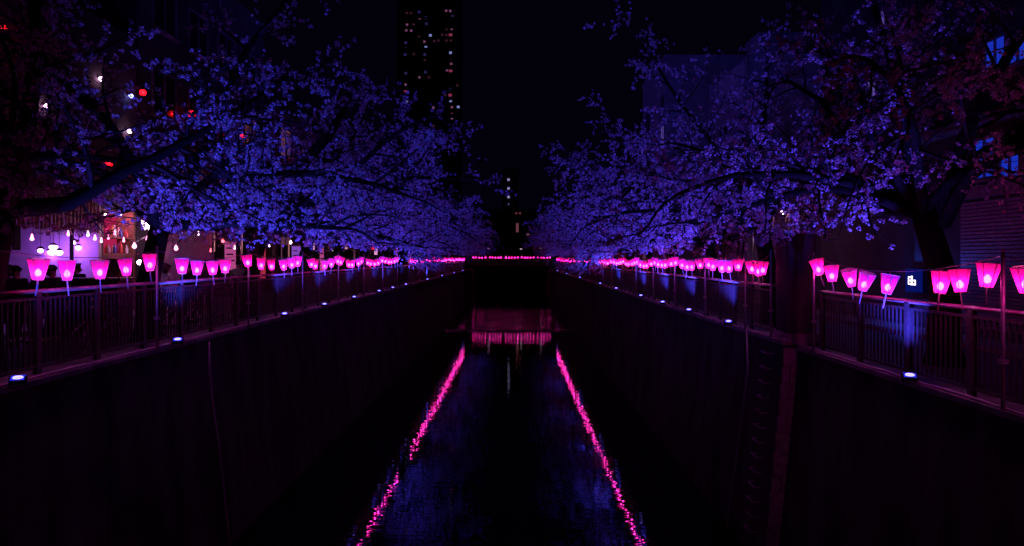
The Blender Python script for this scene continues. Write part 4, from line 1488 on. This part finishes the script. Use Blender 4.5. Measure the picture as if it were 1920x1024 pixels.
    for s, fy in ((-1, -0.06), (1, 0.1)):
        MB().box((s * 0.105, fy, 0.04), (0.09, 0.25, 0.075)).build('shoe', M['black_metal'], e)
    return e


DC = M['dark_cloth']
NAVY = principled('navy_cloth', (0.03, 0.035, 0.06), 0.9, noise=True, scale=25, dark=0.7)
GREYC = principled('grey_cloth', (0.15, 0.14, 0.15), 0.9, noise=True, scale=25, dark=0.7)


def at_head(px, d):
    return (px - VX) * d / F


people = [(9, 14.0, 0.3, 1.62, DC, DC, 'person with dark shoulder length hair at the extreme left edge', True),
          (31, 14.4, 1.2, 1.60, NAVY, DC, 'person in a navy coat turned towards another, second from the left', False),
          (66, 14.3, -0.9, 1.60, DC, NAVY, 'person in a dark coat below the leftmost pink lantern', False),
          (98, 14.6, 1.0, 1.61, DC, DC, 'dark haired person before the white shop wall between two lanterns', False),
          (143, 17.6, 0.2, 1.62, NAVY, DC, 'person standing behind the dark stall', False),
          (314, 17.8, 2.4, 1.64, M['white_cloth'], DC, 'person in a pale jacket just beyond the first left lantern pole', True),
          (384, 20.0, 0.1, 1.66, GREYC, DC, 'person in grey walking between the second and third lantern poles', False),
          (356, 19.0, 2.9, 1.70, DC, DC, 'person in black walking away along the left road', False),
          (447, 23.5, 0.2, 1.66, GREYC, NAVY, 'person in grey farther along the left road', True)]
for i, (px, d, rz, h, c, t, lab, lh) in enumerate(people):
    person(at_head(px, d), d, rz, h, c, t, lab, 0.0, 0.6 if i in (1, 3, 5) else 0.0, lh)

# ------------------------------------------------------------------ bicycles parked behind the left railing
def bicycle(x, y, rz, label, lean):
    e = empty('bicycle', (x, y, 0.0), rz)
    e.rotation_euler = (0, lean, rz)
    tag(e, label, 'bicycle', 'bicycles parked behind the left railing')
    for yy in (-0.52, 0.52):
        w = MB().ring((0, yy, 0.33), 0.31, 0.018, 'x', 24, 5).build('wheel', M['black_metal'], e, True)
        sp = MB()
        for a in range(12):
            an = a * math.pi / 6
            sp.tube([(0, yy, 0.33), (0, yy + 0.3 * math.cos(an), 0.33 + 0.3 * math.sin(an))], 0.002, 3, False)
        sp.ring((0, yy, 0.33), 0.285, 0.008, 'x', 24, 4).build('rim', M['pole'], w)
        MB().tube([(0.03, yy - 0.34, 0.5), (0.03, yy, 0.68), (0.03, yy + 0.34, 0.5)], 0.012, 4).build('mudguard', M['pole'], w)
    MB().tube([(0, 0.52, 0.33), (0, 0.4, 0.85), (0, 0.36, 1.0)], 0.015, 6).build('fork', M['pole'], e)
    MB().tube([(0, 0.41, 0.78), (0, 0.0, 0.32), (0, -0.52, 0.33), (0, -0.16, 0.68), (0, 0.0, 0.32)], 0.016, 6).tube([(0, -0.16, 0.68), (0, -0.19, 0.85)], 0.014, 6).build('frame', M['pole'], e)
    MB().tube([(-0.27, 0.18, 1.0), (-0.2, 0.33, 1.04), (0, 0.36, 1.0), (0.2, 0.33, 1.04), (0.27, 0.18, 1.0)], 0.012, 6).build('handlebar', M['pole'], e)
    MB().box((0, -0.2, 0.88), (0.16, 0.25, 0.06)).build('saddle', M['black_metal'], e)
    bk = MB()
    for zz_ in (0.72, 0.82, 0.92):
        for a, b in (((-.16, .45), (.16, .45)), ((.16, .45), (.16, .73)), ((.16, .73), (-.16, .73)), ((-.16, .73), (-.16, .45))):
            bk.tube([(a[0], a[1], zz_), (b[0], b[1], zz_)], 0.004, 3)
    bk.build('basket', M['pole'], e)
    MB().tube([(-0.09, -0.02, 0.3), (0.09, 0.02, 0.34)], 0.012, 5).build('pedals', M['black_metal'], e)


bicycle(-7.75, 12.6, 0.05, 'bicycle parked behind the left railing before the first lantern pole', 0.1)
bicycle(-7.75, 15.9, -0.06, 'bicycle with a wire basket behind the left railing past the first pole', 0.1)
bicycle(-7.75, 17.9, 0.04, 'bicycle behind the left railing beside the second lantern pole', 0.1)
